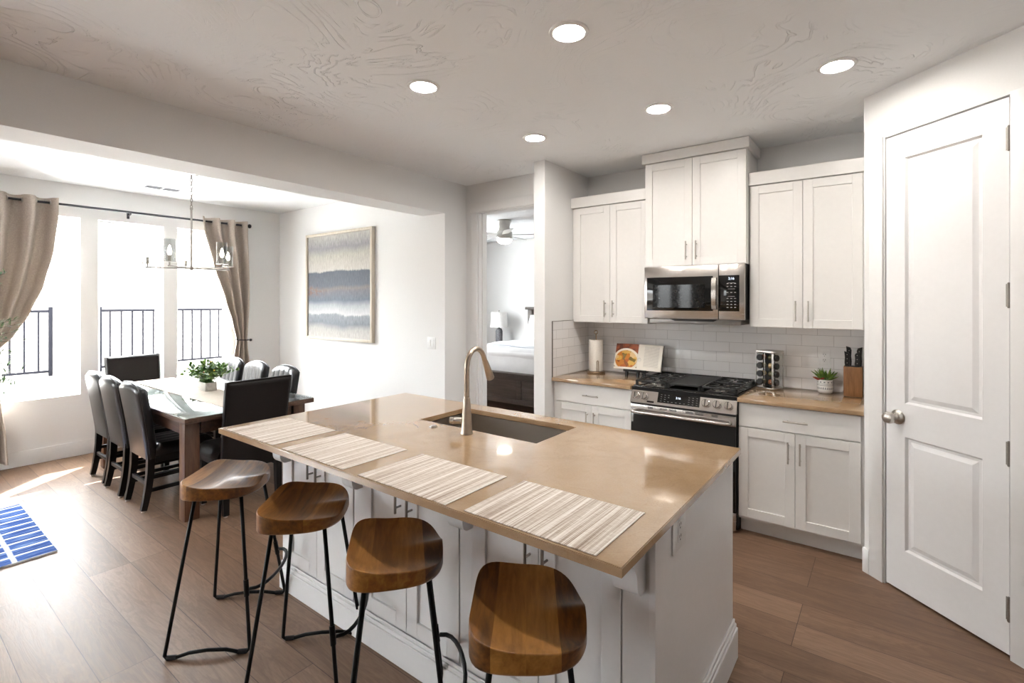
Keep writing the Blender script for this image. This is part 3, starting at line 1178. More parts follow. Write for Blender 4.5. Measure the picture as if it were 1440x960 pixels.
def wall_cabinet(label, x0, x1, yf, z0, z1, zc, dx0, dx1, split, hz, crown_l=0.0, crown_r=0.0, side_ret=False):
    t = thing('wall_cabinet', label, 'cabinet', (x0, yf, z0), 0, 'white wall cabinets')
    W, D = x1 - x0, 4.1195 - yf
    MB().box(0, W, 0.021, D, 0, z1 - z0).build('body', 'cab', t, flat=True)
    m_ = MB().box(-crown_l, W + crown_r, -0.016, D if side_ret else D, z1 - z0 + 0.0003, zc - z0, 0.002, 1)
    m_.build('crown_moulding', 'cab', t, flat=True)
    for (p, q, hx) in ((dx0 - x0, split - x0 - 0.0015, split - x0 - 0.042), (split - x0 + 0.0015, dx1 - x0, split - x0 + 0.034)):
        dr = shaker('door', t, p, q, 0.003, z1 - z0 - 0.005, 0)
        bar_pull(dr, hx, 0, hz - z0, 0.14, True)
    return t


wall_cabinet('white wall cabinet right of the microwave, above the knife block', -0.8095, -0.1080, 3.819, 1.372, 2.3905, 2.482, -0.800, -0.124, -0.464, 1.49)
wall_cabinet('white wall cabinet left of the microwave, above the paper towels', -2.3005, -1.5745, 3.819, 1.372, 2.3905, 2.482, -2.270, -1.578, -1.920, 1.495)
wall_cabinet('tallest white wall cabinet, rising to the ceiling above the microwave', -1.5735, -0.8105, 3.752, 1.830, 2.655, 2.731, -1.5715, -0.8125, -1.196, 1.945, 0.022, 0.022, True)

# ------------------------------------------------------------------ microwave
mw = thing('microwave', 'stainless over-range microwave with dark glass door, under the tallest cabinet', 'microwave', (-1.567, 3.72, 1.384))
MWW = 0.752
MB().box(0, MWW, 0.03, 0.39, 0.040, 0.442).build('body', 'black_metal', mw, flat=True)
MB().box(0.003, 0.573, -0.006, 0.0295, 0.040, 0.443, 0.004).build('door', 'steel', mw)
MB().box(0.0245, 0.535, -0.0085, -0.0062, 0.102, 0.360, 0.001).build('door_glass', 'black_gloss', mw)
MB().box(0.075, 0.478, -0.0094, -0.0087, 0.125, 0.300).build('door_window', plain('dark_mesh_window', (0.006, 0.006, 0.006), 0.05, spec=0.22), mw, flat=True)
MB().box(0.5755, MWW, -0.006, 0.0295, 0.040, 0.443, 0.004).build('control_panel', 'steel', mw)
cp = MB().box(0.574, 0.718, -0.0085, -0.0062, 0.102, 0.362, 0.001).build('keypad', 'black_gloss', mw)
hd = MB()
hd.tube([(0.549, -0.0065, 0.118), (0.549, -0.030, 0.122), (0.549, -0.040, 0.15), (0.549, -0.042, 0.23), (0.549, -0.040, 0.31), (0.549, -0.030, 0.340), (0.549, -0.0065, 0.344)], 1.0, prof=[(-0.016, -0.006), (0.016, -0.006), (0.017, 0.0), (0.016, 0.006), (-0.016, 0.006), (-0.017, 0.0)])
hd.build('door_handle', 'steel', mw)
for r_ in range(9):
    if r_ in (2, 4):
        continue
    for c_ in range(3):
        zz_ = 0.300 - r_ * 0.0215
        xx_ = 0.632 + c_ * 0.026
        MB().box(xx_, xx_ + 0.012, -0.0092, -0.0086, zz_, zz_ + 0.004).build('key_mark', 'legend', cp, flat=True)
for zz_ in (0.305, 0.262, 0.208):
    MB().box(0.640, 0.688, -0.0092, -0.0086, zz_, zz_ + 0.002).build('key_mark', 'legend', cp, flat=True)
text_mesh('clock_digits', '2:16', 0.024, 'digit', cp, (0.664, -0.0090, 0.337), (PI / 2, 0, 0), 0.0003)
em = MB()
em.tube(arc((0.318, -0.0068, 0.404), 0.0125, 0, 2 * PI, 24, 'xz')[:-1], 0.0012, 6, closed=True)
em.build('emblem', 'legend', mw)
text_mesh('emblem', 'GE', 0.0125, 'legend', mw, (0.318, -0.0066, 0.404), (PI / 2, 0, 0), 0.0004)
MB().box(0.03, MWW - 0.03, 0.035, 0.36, 0.0, 0.0395, 0.004).build('vent_hood', plain('hood_grey', (0.30, 0.29, 0.28), 0.4, 0.8), mw)
MB().prism([(0.20, 0.0385), (0.56, 0.0385), (0.53, 0.022), (0.24, 0.022)], 0.020, 0.0345, 'xz').build('vent_slot', 'slot', mw, flat=True)

# ------------------------------------------------------------------ range
rg = thing('range', 'stainless slide-in gas range with black oven door between the tan counters', 'range', (-1.572, 3.465, 0))
RW_ = 0.760
MB().box(0.0, RW_, 0.03, 0.645, 0.02, 0.912).build('body', 'black_metal', rg, flat=True)
MB().box(0.004, RW_ - 0.004, 0.006, 0.028, 0.022, 0.140, 0.004).build('storage_drawer', 'steel', rg)
od = MB().box(0.004, RW_ - 0.004, 0.003, 0.028, 0.146, 0.716, 0.003).build('oven_door', 'black_gloss', rg)
ods = MB().box(0.004, RW_ - 0.004, -0.001, 0.028, 0.7165, 0.787, 0.004).build('oven_door_trim', 'steel', rg)
for (a, b_) in ((0.14, 0.18), (0.23, 0.285), (0.30, 0.355), (0.42, 0.475), (0.49, 0.545), (0.60, 0.64)):
    for q in (0.768, 0.7755):
        MB().box(a, b_, -0.0018, -0.0008, q, q + 0.0045).build('vent_slot', 'slot', ods, flat=True)
oh = MB()
oh.tube([(0.035, -0.0015, 0.738), (0.037, -0.032, 0.738), (0.06, -0.046, 0.738), (RW_ / 2, -0.048, 0.738), (RW_ - 0.06, -0.046, 0.738), (RW_ - 0.037, -0.032, 0.738), (RW_ - 0.035, -0.0015, 0.738)], 1.0,
        prof=[(0.010 * math.cos(2 * PI * q / 12), 0.011 * math.sin(2 * PI * q / 12)) for q in range(12)])
oh.build('oven_handle', 'steel', rg)
# sloped control panel
cpn = MB().prism([(-0.004, 0.801), (0.034, 0.898), (0.034, 0.9125), (0.075, 0.9125), (0.075, 0.801)], 0.0, RW_, 'yz').build('control_panel', 'steel', rg, flat=True)
MB().box(0.002, RW_ - 0.002, 0.002, 0.028, 0.7895, 0.799).build('panel_gap', 'slot', rg, flat=True)
sl = math.atan2(0.038, 0.097)
def on_panel(x, s, d=0.0):
    # point on the sloped face: s metres up the slope from its lower edge, d metres out
    return Vector((x, -0.004 + math.sin(sl) * s - math.cos(sl) * d, 0.801 + math.cos(sl) * s + math.sin(sl) * d))
TP = Matrix(((1, 0, 0), (0, math.cos(sl), math.sin(sl)), (0, -math.sin(sl), math.cos(sl)))).to_4x4()
def panel_T(x, s, d=0.0):
    # local x right, y into panel, z up the slope
    m_ = Matrix(((1, 0, 0), (0, math.cos(sl), math.sin(sl)), (0, -math.sin(sl), math.cos(sl)))).to_4x4()
    m_.translation = on_panel(x, s, d)
    return m_
dsp = MB().box(-0.152, 0.152, -0.0022, -0.0003, -0.037, 0.037, 0.0008, 1, T=panel_T(0.363, 0.056)).build('display', 'black_gloss', cpn)
for i_, xx_ in enumerate((-0.13, -0.103, -0.076, 0.072, 0.10, 0.128)):
    for r_ in range(4):
        if i_ == 2 and r_ in (2,):
            continue
        MB().box(xx_, xx_ + 0.010, -0.0028, -0.0023, 0.020 - r_ * 0.0155, 0.0225 - r_ * 0.0155, T=panel_T(0.363, 0.056)).build('key_mark', 'legend', dsp, flat=True)
for xx_ in (-0.05, -0.02, 0.01, 0.04):
    MB().box(xx_, xx_ + 0.012, -0.0028, -0.0023, -0.027, -0.0245, T=panel_T(0.363, 0.056)).build('key_mark', 'legend', dsp, flat=True)
text_mesh('clock_digits', '2:16', 0.021, 'digit', dsp, on_panel(0.363, 0.064, 0.0026), (PI / 2 - sl, 0, 0), 0.0003)
MB().box(-0.026, 0.026, -0.0022, -0.0003, -0.006, 0.006, T=panel_T(0.158, 0.016)).build('badge', 'black_gloss', cpn, flat=True)
for kx in (0.040, 0.107, 0.558, 0.633, 0.708):
    T = panel_T(kx, 0.052) @ Matrix.Rotation(PI / 2, 4, 'X')
    kb = MB()
    kb.lathe([(0.0, 0.0003), (0.0285, 0.0003), (0.0285, 0.004), (0.025, 0.006), (0.0245, 0.026), (0.022, 0.029), (0.0, 0.029)], T=T, n=28)
    ko = kb.build('knob', 'steel', rg)
    MB().box(-0.0028, 0.0028, -0.0305, -0.0288, -0.022, 0.022, T=panel_T(kx, 0.052)).build('pointer', 'black_plastic', ko, flat=True)
# cooktop, burners and grates
MB().box(0.002, RW_ - 0.002, 0.055, 0.640, 0.9126, 0.921, 0.003).build('cooktop', 'black_gloss', rg)
for bx, by, br_ in ((0.15, 0.19, 0.045), (0.15, 0.48, 0.038), (0.61, 0.19, 0.048), (0.61, 0.48, 0.036), (0.38, 0.33, 0.05)):
    bb = MB().lathe([(0.0, 0.0), (br_ * 1.15, 0.0), (br_ * 1.1, 0.008), (br_ * 0.8, 0.010), (br_ * 0.8, 0.016), (0.0, 0.018)], (bx, by, 0.9212), 24)
    bb.build('burner', 'steel', rg)
for (gx0, gx1, kind) in ((0.010, 0.255, 'g'), (0.259, 0.501, 'p'), (0.505, 0.750, 'g')):
    g = MB()
    y0_, y1_ = 0.075, 0.625
    zt0, zt1 = 0.9435, 0.957
    g.box(gx0, gx1, y0_, y0_ + 0.014, zt0, zt1, 0.002, 1).box(gx0, gx1, y1_ - 0.014, y1_, zt0, zt1, 0.002, 1)
    g.box(gx0, gx0 + 0.014, y0_, y1_, zt0, zt1, 0.002, 1).box(gx1 - 0.014, gx1, y0_, y1_, zt0, zt1, 0.002, 1)
    for (fx, fy) in ((gx0, y0_), (gx1 - 0.018, y0_), (gx0, y1_ - 0.02), (gx1 - 0.018, y1_ - 0.02)):
        g.box(fx, fx + 0.018, fy, fy + 0.02, 0.9214, 0.945, 0.002, 1)
    if kind == 'g':
        g.box(gx0, gx1, 0.343, 0.357, zt0, zt1, 0.002, 1)
        cxm = (gx0 + gx1) / 2
        for cy_ in (0.21, 0.487):
            for a_ in range(6):
                an = a_ * PI / 3 + PI / 6
                r0_, r1_ = 0.035, 0.112
                p = Vector((cxm + math.cos(an) * r0_, cy_ + math.sin(an) * r0_, 0))
                q = Vector((cxm + math.cos(an) * r1_, cy_ + math.sin(an) * r1_, 0))
                g.tube([(p.x, p.y, 0.951), (q.x, q.y, 0.951)], 0.0058, 8)
        g.build('grate', 'black_iron', rg)
    else:
        g.box(gx0 + 0.013, gx1 - 0.013, y0_ + 0.03, y1_ - 0.03, 0.946, 0.953)
        o = g.build('griddle', 'black_iron', rg)

# ------------------------------------------------------------------ island
IY0, IY1 = 1.385, 2.265
isl = thing('kitchen_island', 'white panelled kitchen island with shaker doors under the tan countertop', 'kitchen island', (-1.6125, 1.82, 0))
IX0, IX1 = -2.680, -0.545
def L(x): return x + 1.6125
def LY(y): return y - 1.82
bx0, bx1, by0, by1 = L(IX0), L(IX1) - 0.0205, LY(IY0) + 0.021, LY(IY1)
mb = MB().box(bx0, bx1, by0, by1, 0.0, 0.64)
mb.box(bx0, L(-2.10), by0, by1, 0.64, 0.8845).box(L(-1.25), bx1, by0, by1, 0.64, 0.8845)
mb.box(L(-2.10), L(-1.25), by0, LY(1.79), 0.64, 0.8845).box(L(-2.10), L(-1.25), LY(2.215), by1, 0.64, 0.8845)
mb.build('body', 'island', isl, flat=True)
MB().box(L(IX1) - 0.020, L(IX1), LY(1.376), LY(IY1), 0.0, 0.8845, 0.001, 1).build('end_panel', 'island', isl, flat=True)
bounds = [(-2.680, -1.995), (-1.995, -1.310), (-1.310, -0.625)]
for (a, b_) in bounds:
    mid = (a + b_) / 2
    for (p, q, hx) in ((a + 0.035, mid - 0.0015, mid - 0.036), (mid + 0.0015, b_ - 0.035, mid + 0.036)):
        dr = shaker('door', isl, L(p), L(q), 0.150, 0.868, LY(IY0), 0.066, 'island')
        bar_pull(dr, L(hx), LY(IY0), 0.728, 0.14, True, 'dark_nickel')
for fx0, fx1 in ((-2.680, -2.648), (-2.027, -1.963), (-1.342, -1.278), (-0.657, -0.566)):
    MB().box(L(fx0), L(fx1), LY(IY0) + 0.004, LY(IY0) + 0.0205, 0.145, 0.8845, 0.001, 1).build('stile', 'island', isl, flat=True)
def base_profile(mb, x0, x1, y0, y1):
    mb.box(x0, x1, y0, y1, 0.0, 0.118, 0.002, 1)
bbm = MB()
yo = LY(IY0) + 0.003
bbm.box(L(IX0), L(IX1) + 0.016, yo - 0.018, yo, 0.0, 0.112, 0.002, 1).box(L(IX0), L(IX1) + 0.012, yo - 0.013, yo, 0.1122, 0.130, 0.003, 1).box(L(IX0), L(IX1) + 0.007, yo - 0.008, yo, 0.1302, 0.146, 0.003, 1)
bbm.build('baseboard', 'island', isl, flat=True)
bbm = MB()
xe = L(IX1) + 0.0003
bbm.box(xe, xe + 0.018, yo + 0.0003, LY(IY1) + 0.016, 0.0, 0.132, 0.002, 1).box(xe, xe + 0.013, yo + 0.0003, LY(IY1) + 0.012, 0.1322, 0.152, 0.003, 1).box(xe, xe + 0.008, yo + 0.0003, LY(IY1) + 0.007, 0.1522, 0.172, 0.003, 1)
bbm.build('end_baseboard', 'island', isl, flat=True)
# corbels: curved brackets under the overhang
prof = [(LY(1.388), 0.8843), (LY(1.155), 0.8843), (LY(1.150), 0.862)]
for q in range(1, 11):
    a = q / 10 * PI / 2
    prof.append((LY(1.150) + 0.178 * math.sin(a), 0.738 + 0.124 * math.cos(a)))
for q in range(1, 7):
    a = q / 6 * PI / 2
    prof.append((LY(1.328) + 0.030 * (1 - math.cos(a)), 0.738 - 0.038 * math.sin(a)))
prof += [(LY(1.388), 0.700)]
for cx_ in (-2.628, -1.995, -1.310, -0.620):
    MB().prism(prof, L(cx_) - 0.040, L(cx_) + 0.040, 'yz').build('corbel', 'island', isl, sharp=0.4)

# countertop slab with the sink cut-out
sx0, sx1, sy0, sy1 = -2.060, -1.288, 1.826, 2.180
def counter_slab():
    mb = MB()
    X = [-2.746, sx0, sx1, -0.518]
    Y = [1.0944, sy0, sy1, 2.2955]
    zt, zb = 0.914, 0.8873
    v = {}
    for i in range(4):
        for j in range(4):
            for k_, z in enumerate((zb, zt)):
                v[i, j, k_] = mb.bm.verts.new((X[i], Y[j], z))
    for i in range(3):
        for j in range(3):
            if i == 1 and j == 1:
                continue
            mb.bm.faces.new((v[i, j, 1], v[i + 1, j, 1], v[i + 1, j + 1, 1], v[i, j + 1, 1]))
            mb.bm.faces.new((v[i, j + 1, 0], v[i + 1, j + 1, 0], v[i + 1, j, 0], v[i, j, 0]))
    loop = [(0, 0), (1, 0), (2, 0), (3, 0), (3, 1), (3, 2), (3, 3), (2, 3), (1, 3), (0, 3), (0, 2), (0, 1)]
    for a, b_ in zip(loop, loop[1:] + loop[:1]):
        mb.bm.faces.new((v[a[0], a[1], 0], v[b_[0], b_[1], 0], v[b_[0], b_[1], 1], v[a[0], a[1], 1]))
    hole = [(1, 1), (1, 2), (2, 2), (2, 1)]
    for a, b_ in zip(hole, hole[1:] + hole[:1]):
        mb.bm.faces.new((v[a[0], a[1], 0], v[b_[0], b_[1], 0], v[b_[0], b_[1], 1], v[a[0], a[1], 1]))
    # ease the outer top and bottom edges, round the hole's corners
    es = [e for e in mb.bm.edges if e.is_manifold and e.calc_face_angle(0) > 1.0]
    vert = [e for e in es if abs(e.verts[0].co.z - e.verts[1].co.z) > 0.01 and sx0 - .01 < e.verts[0].co.x < sx1 + .01 and sy0 - .01 < e.verts[0].co.y < sy1 + .01]
    bmesh.ops.recalc_face_normals(mb.bm, faces=mb.bm.faces[:])
    bmesh.ops.bevel(mb.bm, geom=vert, offset=0.02, segments=4, affect='EDGES')
    es = [e for e in mb.bm.edges if e.is_manifold and e.calc_face_angle(0) > 1.0 and abs(e.verts[0].co.z - e.verts[1].co.z) < 0.001]
    bmesh.ops.bevel(mb.bm, geom=es, offset=0.0025, segments=2, affect='EDGES')
    return mb.build('island_countertop', 'quartz', sharp=0.7)
tag(counter_slab(), 'long glossy tan quartz countertop on the kitchen island', 'countertop')

# sink bowl, undermount
sk = MB()
def rrect(x0, x1, y0, y1, r, n=4):
    out = []
    for (cx_, cy_, a0) in ((x1 - r, y1 - r, 0), (x0 + r, y1 - r, PI / 2), (x0 + r, y0 + r, PI), (x1 - r, y0 + r, 1.5 * PI)):
        for q in range(n + 1):
            a = a0 + PI / 2 * q / n
            out.append((cx_ + r * math.cos(a), cy_ + r * math.sin(a)))
    return out
def ringz(mb, pts, z): return [mb.bm.verts.new((p[0], p[1], z)) for p in pts]
e = 0.008
spec_ = [(rrect(sx0 - .02, sx1 + .02, sy0 - .02, sy1 + .02, .03), 0.8835), (rrect(sx0 - e, sx1 + e, sy0 - e, sy1 + e, .03), 0.8865), (rrect(sx0 - e + .004, sx1 + e - .004, sy0 - e + .004, sy1 + e - .004, .03), 0.884), (rrect(sx0 + .0, sx1 - .0, sy0 + .0, sy1 - .0, .03), 0.70),
         (rrect(sx0 + .02, sx1 - .02, sy0 + .02, sy1 - .02, .03), 0.672), (rrect(sx0 + .3, sx1 - .3, sy0 + .13, sy1 - .13, .03), 0.668)]
rings = [ringz(sk, p, z) for p, z in spec_]
for A, B in zip(rings, rings[1:]):
    for q in range(len(A)):
        j = (q + 1) % len(A)
        sk.bm.faces.new((A[q], A[j], B[j], B[q]))
sk.bm.faces.new(rings[-1])
so = sk.build('sink', 'sink_steel', sharp=0.8)
tag(so, 'undermount stainless sink bowl sunk into the island countertop', 'sink')
dr = MB().lathe([(0.0, 0.6695), (0.045, 0.6695), (0.05, 0.671), (0.05, 0.673), (0.04, 0.673), (0.034, 0.670), (0.0, 0.6698)], ((sx0 + sx1) / 2, (sy0 + sy1) / 2, 0.0), 24).build('drain', 'steel', so)

# faucet
fa = thing('faucet', 'brushed champagne gooseneck pull-down faucet standing beside the island sink', 'faucet', (-1.655, 1.760, 0.9142))
MB().lathe([(0.0, 0), (0.029, 0), (0.030, 0.003), (0.0285, 0.006), (0.0265, 0.02), (0.0205, 0.115), (0.0165, 0.172), (0.0135, 0.176), (0.0, 0.176)], n=28).build('body', 'faucet', fa)
sd = Vector((-0.12, 0.99, 0)).normalized()
def along(d, z): return (sd.x * d, sd.y * d, z)
pts = [along(0, 0.1762), along(0, 0.29)] + [along(0.078 - 0.078 * math.cos(a), 0.315 + 0.092 * math.sin(a)) for a in [PI * q / 14 for q in range(0, 13)]]
last, prev = Vector(pts[-1]), Vector(pts[-2])
dirn = (last - prev).normalized()
pts.append(tuple(last + dirn * 0.02))
MB().tube(pts, 0.0128, 14).build('spout', 'faucet', fa)
e0 = last + dirn * 0.0205
MB().tube([e0, e0 + dirn * 0.003, e0 + dirn * 0.05, e0 + dirn * 0.105, e0 + dirn * 0.110], [0.0135, 0.0145, 0.0175, 0.0215, 0.019], 18).build('spray_head', 'faucet', fa)
hdir = Vector((-0.80, -0.35, 0)).normalized()
hb = MB()
p0 = hdir * 0.020 + Vector((0, 0, 0.062))
hb.cyl(p0, p0 + hdir * 0.045, 0.0165, n=18)
hb.cyl(p0 + hdir * 0.047, p0 + hdir * 0.066, 0.0165, 0.015, n=18)
hb.build('handle', 'nickel', fa)
tag(MB().lathe([(0, 0), (0.021, 0), (0.021, 0.004), (0.016, 0.006), (0.015, 0.009), (0, 0.010)], n=24).build('disposal_button', 'nickel', loc=(-1.878, 1.751, 0.9142)), 'small round nickel disposal button on the island countertop by the faucet', 'button')

# placemats
mx = [(-2.452, 1.262, 'woven placemat farthest from the outlet end, nearest the dining table'), (-1.912, 1.260, 'woven placemat second from the dining end of the island'),
      (-1.357, 1.258, 'woven placemat in front of the sink, second from the outlet end'), (-0.824, 1.262, 'woven placemat nearest the outlet end of the island')]
pm = None
for (x_, y_, lb) in mx:
    if pm is None:
        m_ = MB().box(-0.2295, 0.2295, -0.156, 0.156, 0, 0.0028, 0.001, 1)
        pm = m_.build('placemat', 'placemat', loc=(x_, y_, 0.9143))
        tag(pm, lb, 'placemat', 'placemats along the island')
    else:
        o = pm.copy()
        C.objects.link(o)
        o.location = (x_, y_, 0.9143)
        o['label'] = lb

# outlets and switches
def outlet(name, label, loc, rotz, kind='outlet', wd=0.072, gang=1):
    t = thing(name, label, 'outlet' if kind == 'outlet' else 'light switch', loc, rotz)
    MB().box(-wd / 2, wd / 2, -0.006, -0.0003, -0.059, 0.059, 0.002).build('cover_plate', 'white_plastic', t)
    for g in range(gang):
        gx = (g - (gang - 1) / 2) * 0.046
        if kind == 'outlet':
            MB().box(gx - 0.017, gx + 0.017, -0.0078, -0.0062, -0.034, 0.034, 0.001).build('receptacle', 'white_plastic', t)
            s_ = MB()
            for q in (-0.019, 0.019):
                s_.box(gx - 0.008, gx - 0.0055, -0.0083, -0.0079, q - 0.002, q + 0.007).box(gx + 0.0055, gx + 0.008, -0.0083, -0.0079, q - 0.002, q + 0.007)
                s_.cyl((gx, -0.0083, q - 0.009), (gx, -0.0079, q - 0.009), 0.0026, n=10)
            s_.build('slots', 'slot', t, flat=True)
        else:
            MB().box(gx - 0.0165, gx + 0.0165, -0.0095, -0.0062, -0.033, 0.033, 0.002).build('rocker', 'white_plastic', t)
    return t
outlet('wall_outlet', 'white double outlet on the tile above the succulent', (-0.362, 4.1118, 1.155), 0)
outlet('wall_outlet', 'white outlet on the end panel of the island', (IX1, 1.566, 0.822), PI / 2, 'outlet', 0.118)
outlet('light_switch', 'white double light switch on the wall right of the painting', (-3.66, YP, 1.142), 0, 'switch', 0.116, 2)
outlet('light_switch', 'white light switch on the alcove wall behind the knife block', (-0.1066, 3.985, 1.155), -PI / 2, 'switch')

# ------------------------------------------------------------------ bar stools
def stool_seat():
    mb = MB()
    hx, hy = 0.156, 0.200
    def outline(th):
        c, s_ = math.cos(th), math.sin(th)
        n = 3.6 - 0.9 * c
        r = (abs(c) ** n + abs(s_) ** n) ** (-1 / n)
        x, y = r * c, r * s_
        y *= 1.0 - 0.10 * max(0, x) ** 2
        return x, y
    def top(x, y):
        xp = max(0.0, x)
        xm = max(0.0, -x)
        z = 0.036 * xm ** 2.0 + 0.022 * abs(y) ** 2.6 * (1 - 0.35 * xp)
        z -= 0.013 * math.exp(-((abs(y) - 0.48) / 0.28) ** 2) * xp
        z += 0.013 * math.exp(-(y / 0.16) ** 2) * xp ** 1.3
        return z - 0.010
    def bot(x, y):
        return -0.062 + 0.018 * abs(y) ** 2.4 + 0.006 * abs(x) ** 2
    NA, NR = 72, 12
    rings = []
    def ring(f, fn, dz=0.0):
        rr = []
        for k in range(NA):
            x, y = outline(2 * PI * k / NA)
            x, y = x * f, y * f
            rr.append(mb.bm.verts.new((x * hx, y * hy, fn(x, y) + dz)))
        return rr
    ctr = mb.bm.verts.new((0, 0, top(0, 0)))
    for q in range(1, NR + 1):
        f = (q / NR) * 0.982
        rings.append(ring(f, top))
    rings.append(ring(0.991, top, -0.0003))
    rings.append(ring(0.997, top, -0.0018))
    rings.append(ring(1.0, top, -0.0045))
    rings.append(ring(1.0, top, -0.010))
    rings.append(ring(1.0, bot, 0.012))
    rings.append(ring(1.0, bot, 0.008))
    rings.append(ring(0.985, bot, 0.002))
    for q in range(NR, 0, -3):
        rings.append(ring(q / NR * 0.95, bot))
    cb_ = mb.bm.verts.new((0, 0, bot(0, 0)))
    for k in range(NA):
        j = (k + 1) % NA
        mb.bm.faces.new((ctr, rings[0][k], rings[0][j]))
        mb.bm.faces.new((cb_, rings[-1][j], rings[-1][k]))
    for A, B in zip(rings, rings[1:]):
        for k in range(NA):
            j = (k + 1) % NA
            mb.bm.faces.new((A[k], B[k], B[j], A[j]))
    return mb

def make_stool(label):
    t = thing('bar_stool', label, 'bar stool', (0, 0, 0), 0, 'stools along the island')
    zs_ = 0.716
    stool_seat().build('seat', 'seat_wood', t, loc=(0, 0, zs_), sharp=1.0)
    R = 0.0078
    for sgn in (-1, 1):
        yt, yb = 0.125 * sgn, 0.222 * sgn
        xt0, xt1, xb0, xb1 = -0.095, 0.100, -0.172, 0.176
        ztop = zs_ - 0.050
        def lerp(p, q, f): return tuple(a + (b_ - a) * f for a, b_ in zip(p, q))
        pa_, pb_ = (xt0, yt, ztop), (xb0, yb, R + 0.002)
        qa_, qb_ = (xt1, yt, ztop), (xb1, yb, R + 0.002)
        pts = [pa_, lerp(pa_, pb_, 0.5), lerp(pa_, pb_, 0.95), lerp(pa_, pb_, 0.985)]
        pts += [(xb0 + 0.010, yb, R + 0.002), (xb0 + 0.05, yb, R + 0.002)]
        pts += [(xb0 + 0.10, yb * 0.985, R + 0.014), (0.0, yb * 0.98, R + 0.018), (xb1 - 0.10, yb * 0.985, R + 0.014)]
        pts += [(xb1 - 0.05, yb, R + 0.002), (xb1 - 0.010, yb, R + 0.002), lerp(qa_, qb_, 0.985), lerp(qa_, qb_, 0.95), lerp(qa_, qb_, 0.5), qa_]
        lg = MB().tube(pts, R, 10).build('leg', 'black_metal', t, sharp=2.0)
        for x_ in (xb0 + 0.030, xb1 - 0.030):
            s_ = MB().tube([(x_ - 0.018, yb, R + 0.0018), (x_ + 0.018, yb, R + 0.0018)], 0.0102, 12)
            s_.build('floor_glide', 'rubber', lg)
    # footrest: bowed bar between the two front legs with sleeves
    f = (zs_ - 0.05 - 0.270) / (zs_ - 0.05 - 0.01)
    xf = 0.100 + (0.176 - 0.100) * f
    yf_ = 0.125 + (0.222 - 0.125) * f
    pts = [(xf + 0.006, -yf_, 0.245)]
    for q in range(0, 13):
        a = -PI / 2 + PI * q / 12
        pts.append((xf + 0.012 + 0.075 * math.cos(a) ** 0.8 if abs(math.cos(a)) > 1e-6 else xf + 0.012, yf_ * math.sin(a) * 0.99, 0.262))
    pts.append((xf + 0.006, yf_, 0.245))
    MB().tube(pts[1:-1], R, 10).build('footrest', 'black_metal', t, sharp=2.0)
    for sgn in (-1, 1):
        dv = Vector((0.176 - 0.100, (0.222 - 0.125) * sgn, -(zs_ - 0.06))).normalized()
        c = Vector((xf, yf_ * sgn, 0.268))
        MB().cyl(c - dv * 0.035, c + dv * 0.035, 0.0108, n=12).build('footrest_sleeve', 'black_metal', t)
    return t

ST = [((-2.569, 1.076), 44, 'bar stool nearest the dining table, its pale seat glazed by window light'),
      ((-1.967, 1.124), 44, 'second bar stool from the dining table along the island'),
      ((-1.370, 1.107), 50, 'third bar stool from the dining table, next to the one nearest the camera'),
      ((-0.80, 1.10), 36, 'bar stool nearest the camera, its wide wooden seat below the near corner of the island')]
st0 = make_stool(ST[0][2])
st0.location = (*ST[0][0], 0)
st0.rotation_euler.z = math.radians(ST[0][1])
for p, a, lb in ST[1:]:
    dup(st0, (*p, 0), math.radians(a), lb)

# ------------------------------------------------------------------ dining table
TX0, TX1, TY0, TY1, TZ = -6.08, -3.905, 1.345, 2.290, 0.745
tb = thing('dining_table', 'large dark walnut dining table with square legs, set below the chandelier', 'dining table', ((TX0 + TX1) / 2, (TY0 + TY1) / 2, 0))
ox, oy = (TX0 + TX1) / 2, (TY0 + TY1) / 2
MB().box(TX0 - ox, TX1 - ox, TY0 - oy, TY1 - oy, TZ - 0.036, TZ, 0.004).build('tabletop', 'table_wood', tb)
ap = MB()
ap.box(TX0 - ox + 0.12, TX1 - ox - 0.12, TY0 - oy + 0.045, TY0 - oy + 0.07, TZ - 0.14, TZ - 0.0365, 0.002)
ap.build('apron', 'table_wood', tb)
MB().box(TX0 - ox + 0.12, TX1 - ox - 0.12, TY1 - oy - 0.07, TY1 - oy - 0.045, TZ - 0.14, TZ - 0.0365, 0.002).build('apron', 'table_wood', tb)
MB().box(TX0 - ox + 0.105, TX0 - ox + 0.13, TY0 - oy + 0.14, TY1 - oy - 0.14, TZ - 0.14, TZ - 0.0365, 0.002).build('apron', 'table_wood', tb)
MB().box(TX1 - ox - 0.13, TX1 - ox - 0.105, TY0 - oy + 0.14, TY1 - oy - 0.14, TZ - 0.14, TZ - 0.0365, 0.002).build('apron', 'table_wood', tb)
for lx in (TX0 - ox + 0.09, TX1 - ox - 0.187):
    for ly in (TY0 - oy + 0.030, TY1 - oy - 0.125):
        MB().box(lx, lx + 0.097, ly, ly + 0.095, 0, TZ - 0.0365, 0.003).build('leg', 'leg_wood', tb)
tag(MB().box(TX0 + 0.004, TX1 - 0.004, TY0 + 0.004, TY1 - 0.004, TZ + 0.0003, TZ + 0.0063, 0.0015).build('glass_tabletop', 'table_glass'), 'clear protective glass sheet lying on the dining table', 'glass sheet')
ru = MB()
def run_top(u, v):
    x_ = TX0 + 0.0 + (TX1 - TX0 - 0.14) * u
    return Vector((x_, 1.655 + 0.33 * v, TZ + 0.0092 + 0.0006 * math.sin(u * 40) * math.sin(v * 9)))
def run_bot(u, v):
    p = run_top(u, v)
    return Vector((p.x, p.y, TZ + 0.0068))
ru.slab(run_top, run_bot, 60, 8)
tag(ru.build('table_runner', 'runner'), 'beige linen runner laid lengthwise on the dining table glass', 'table runner')

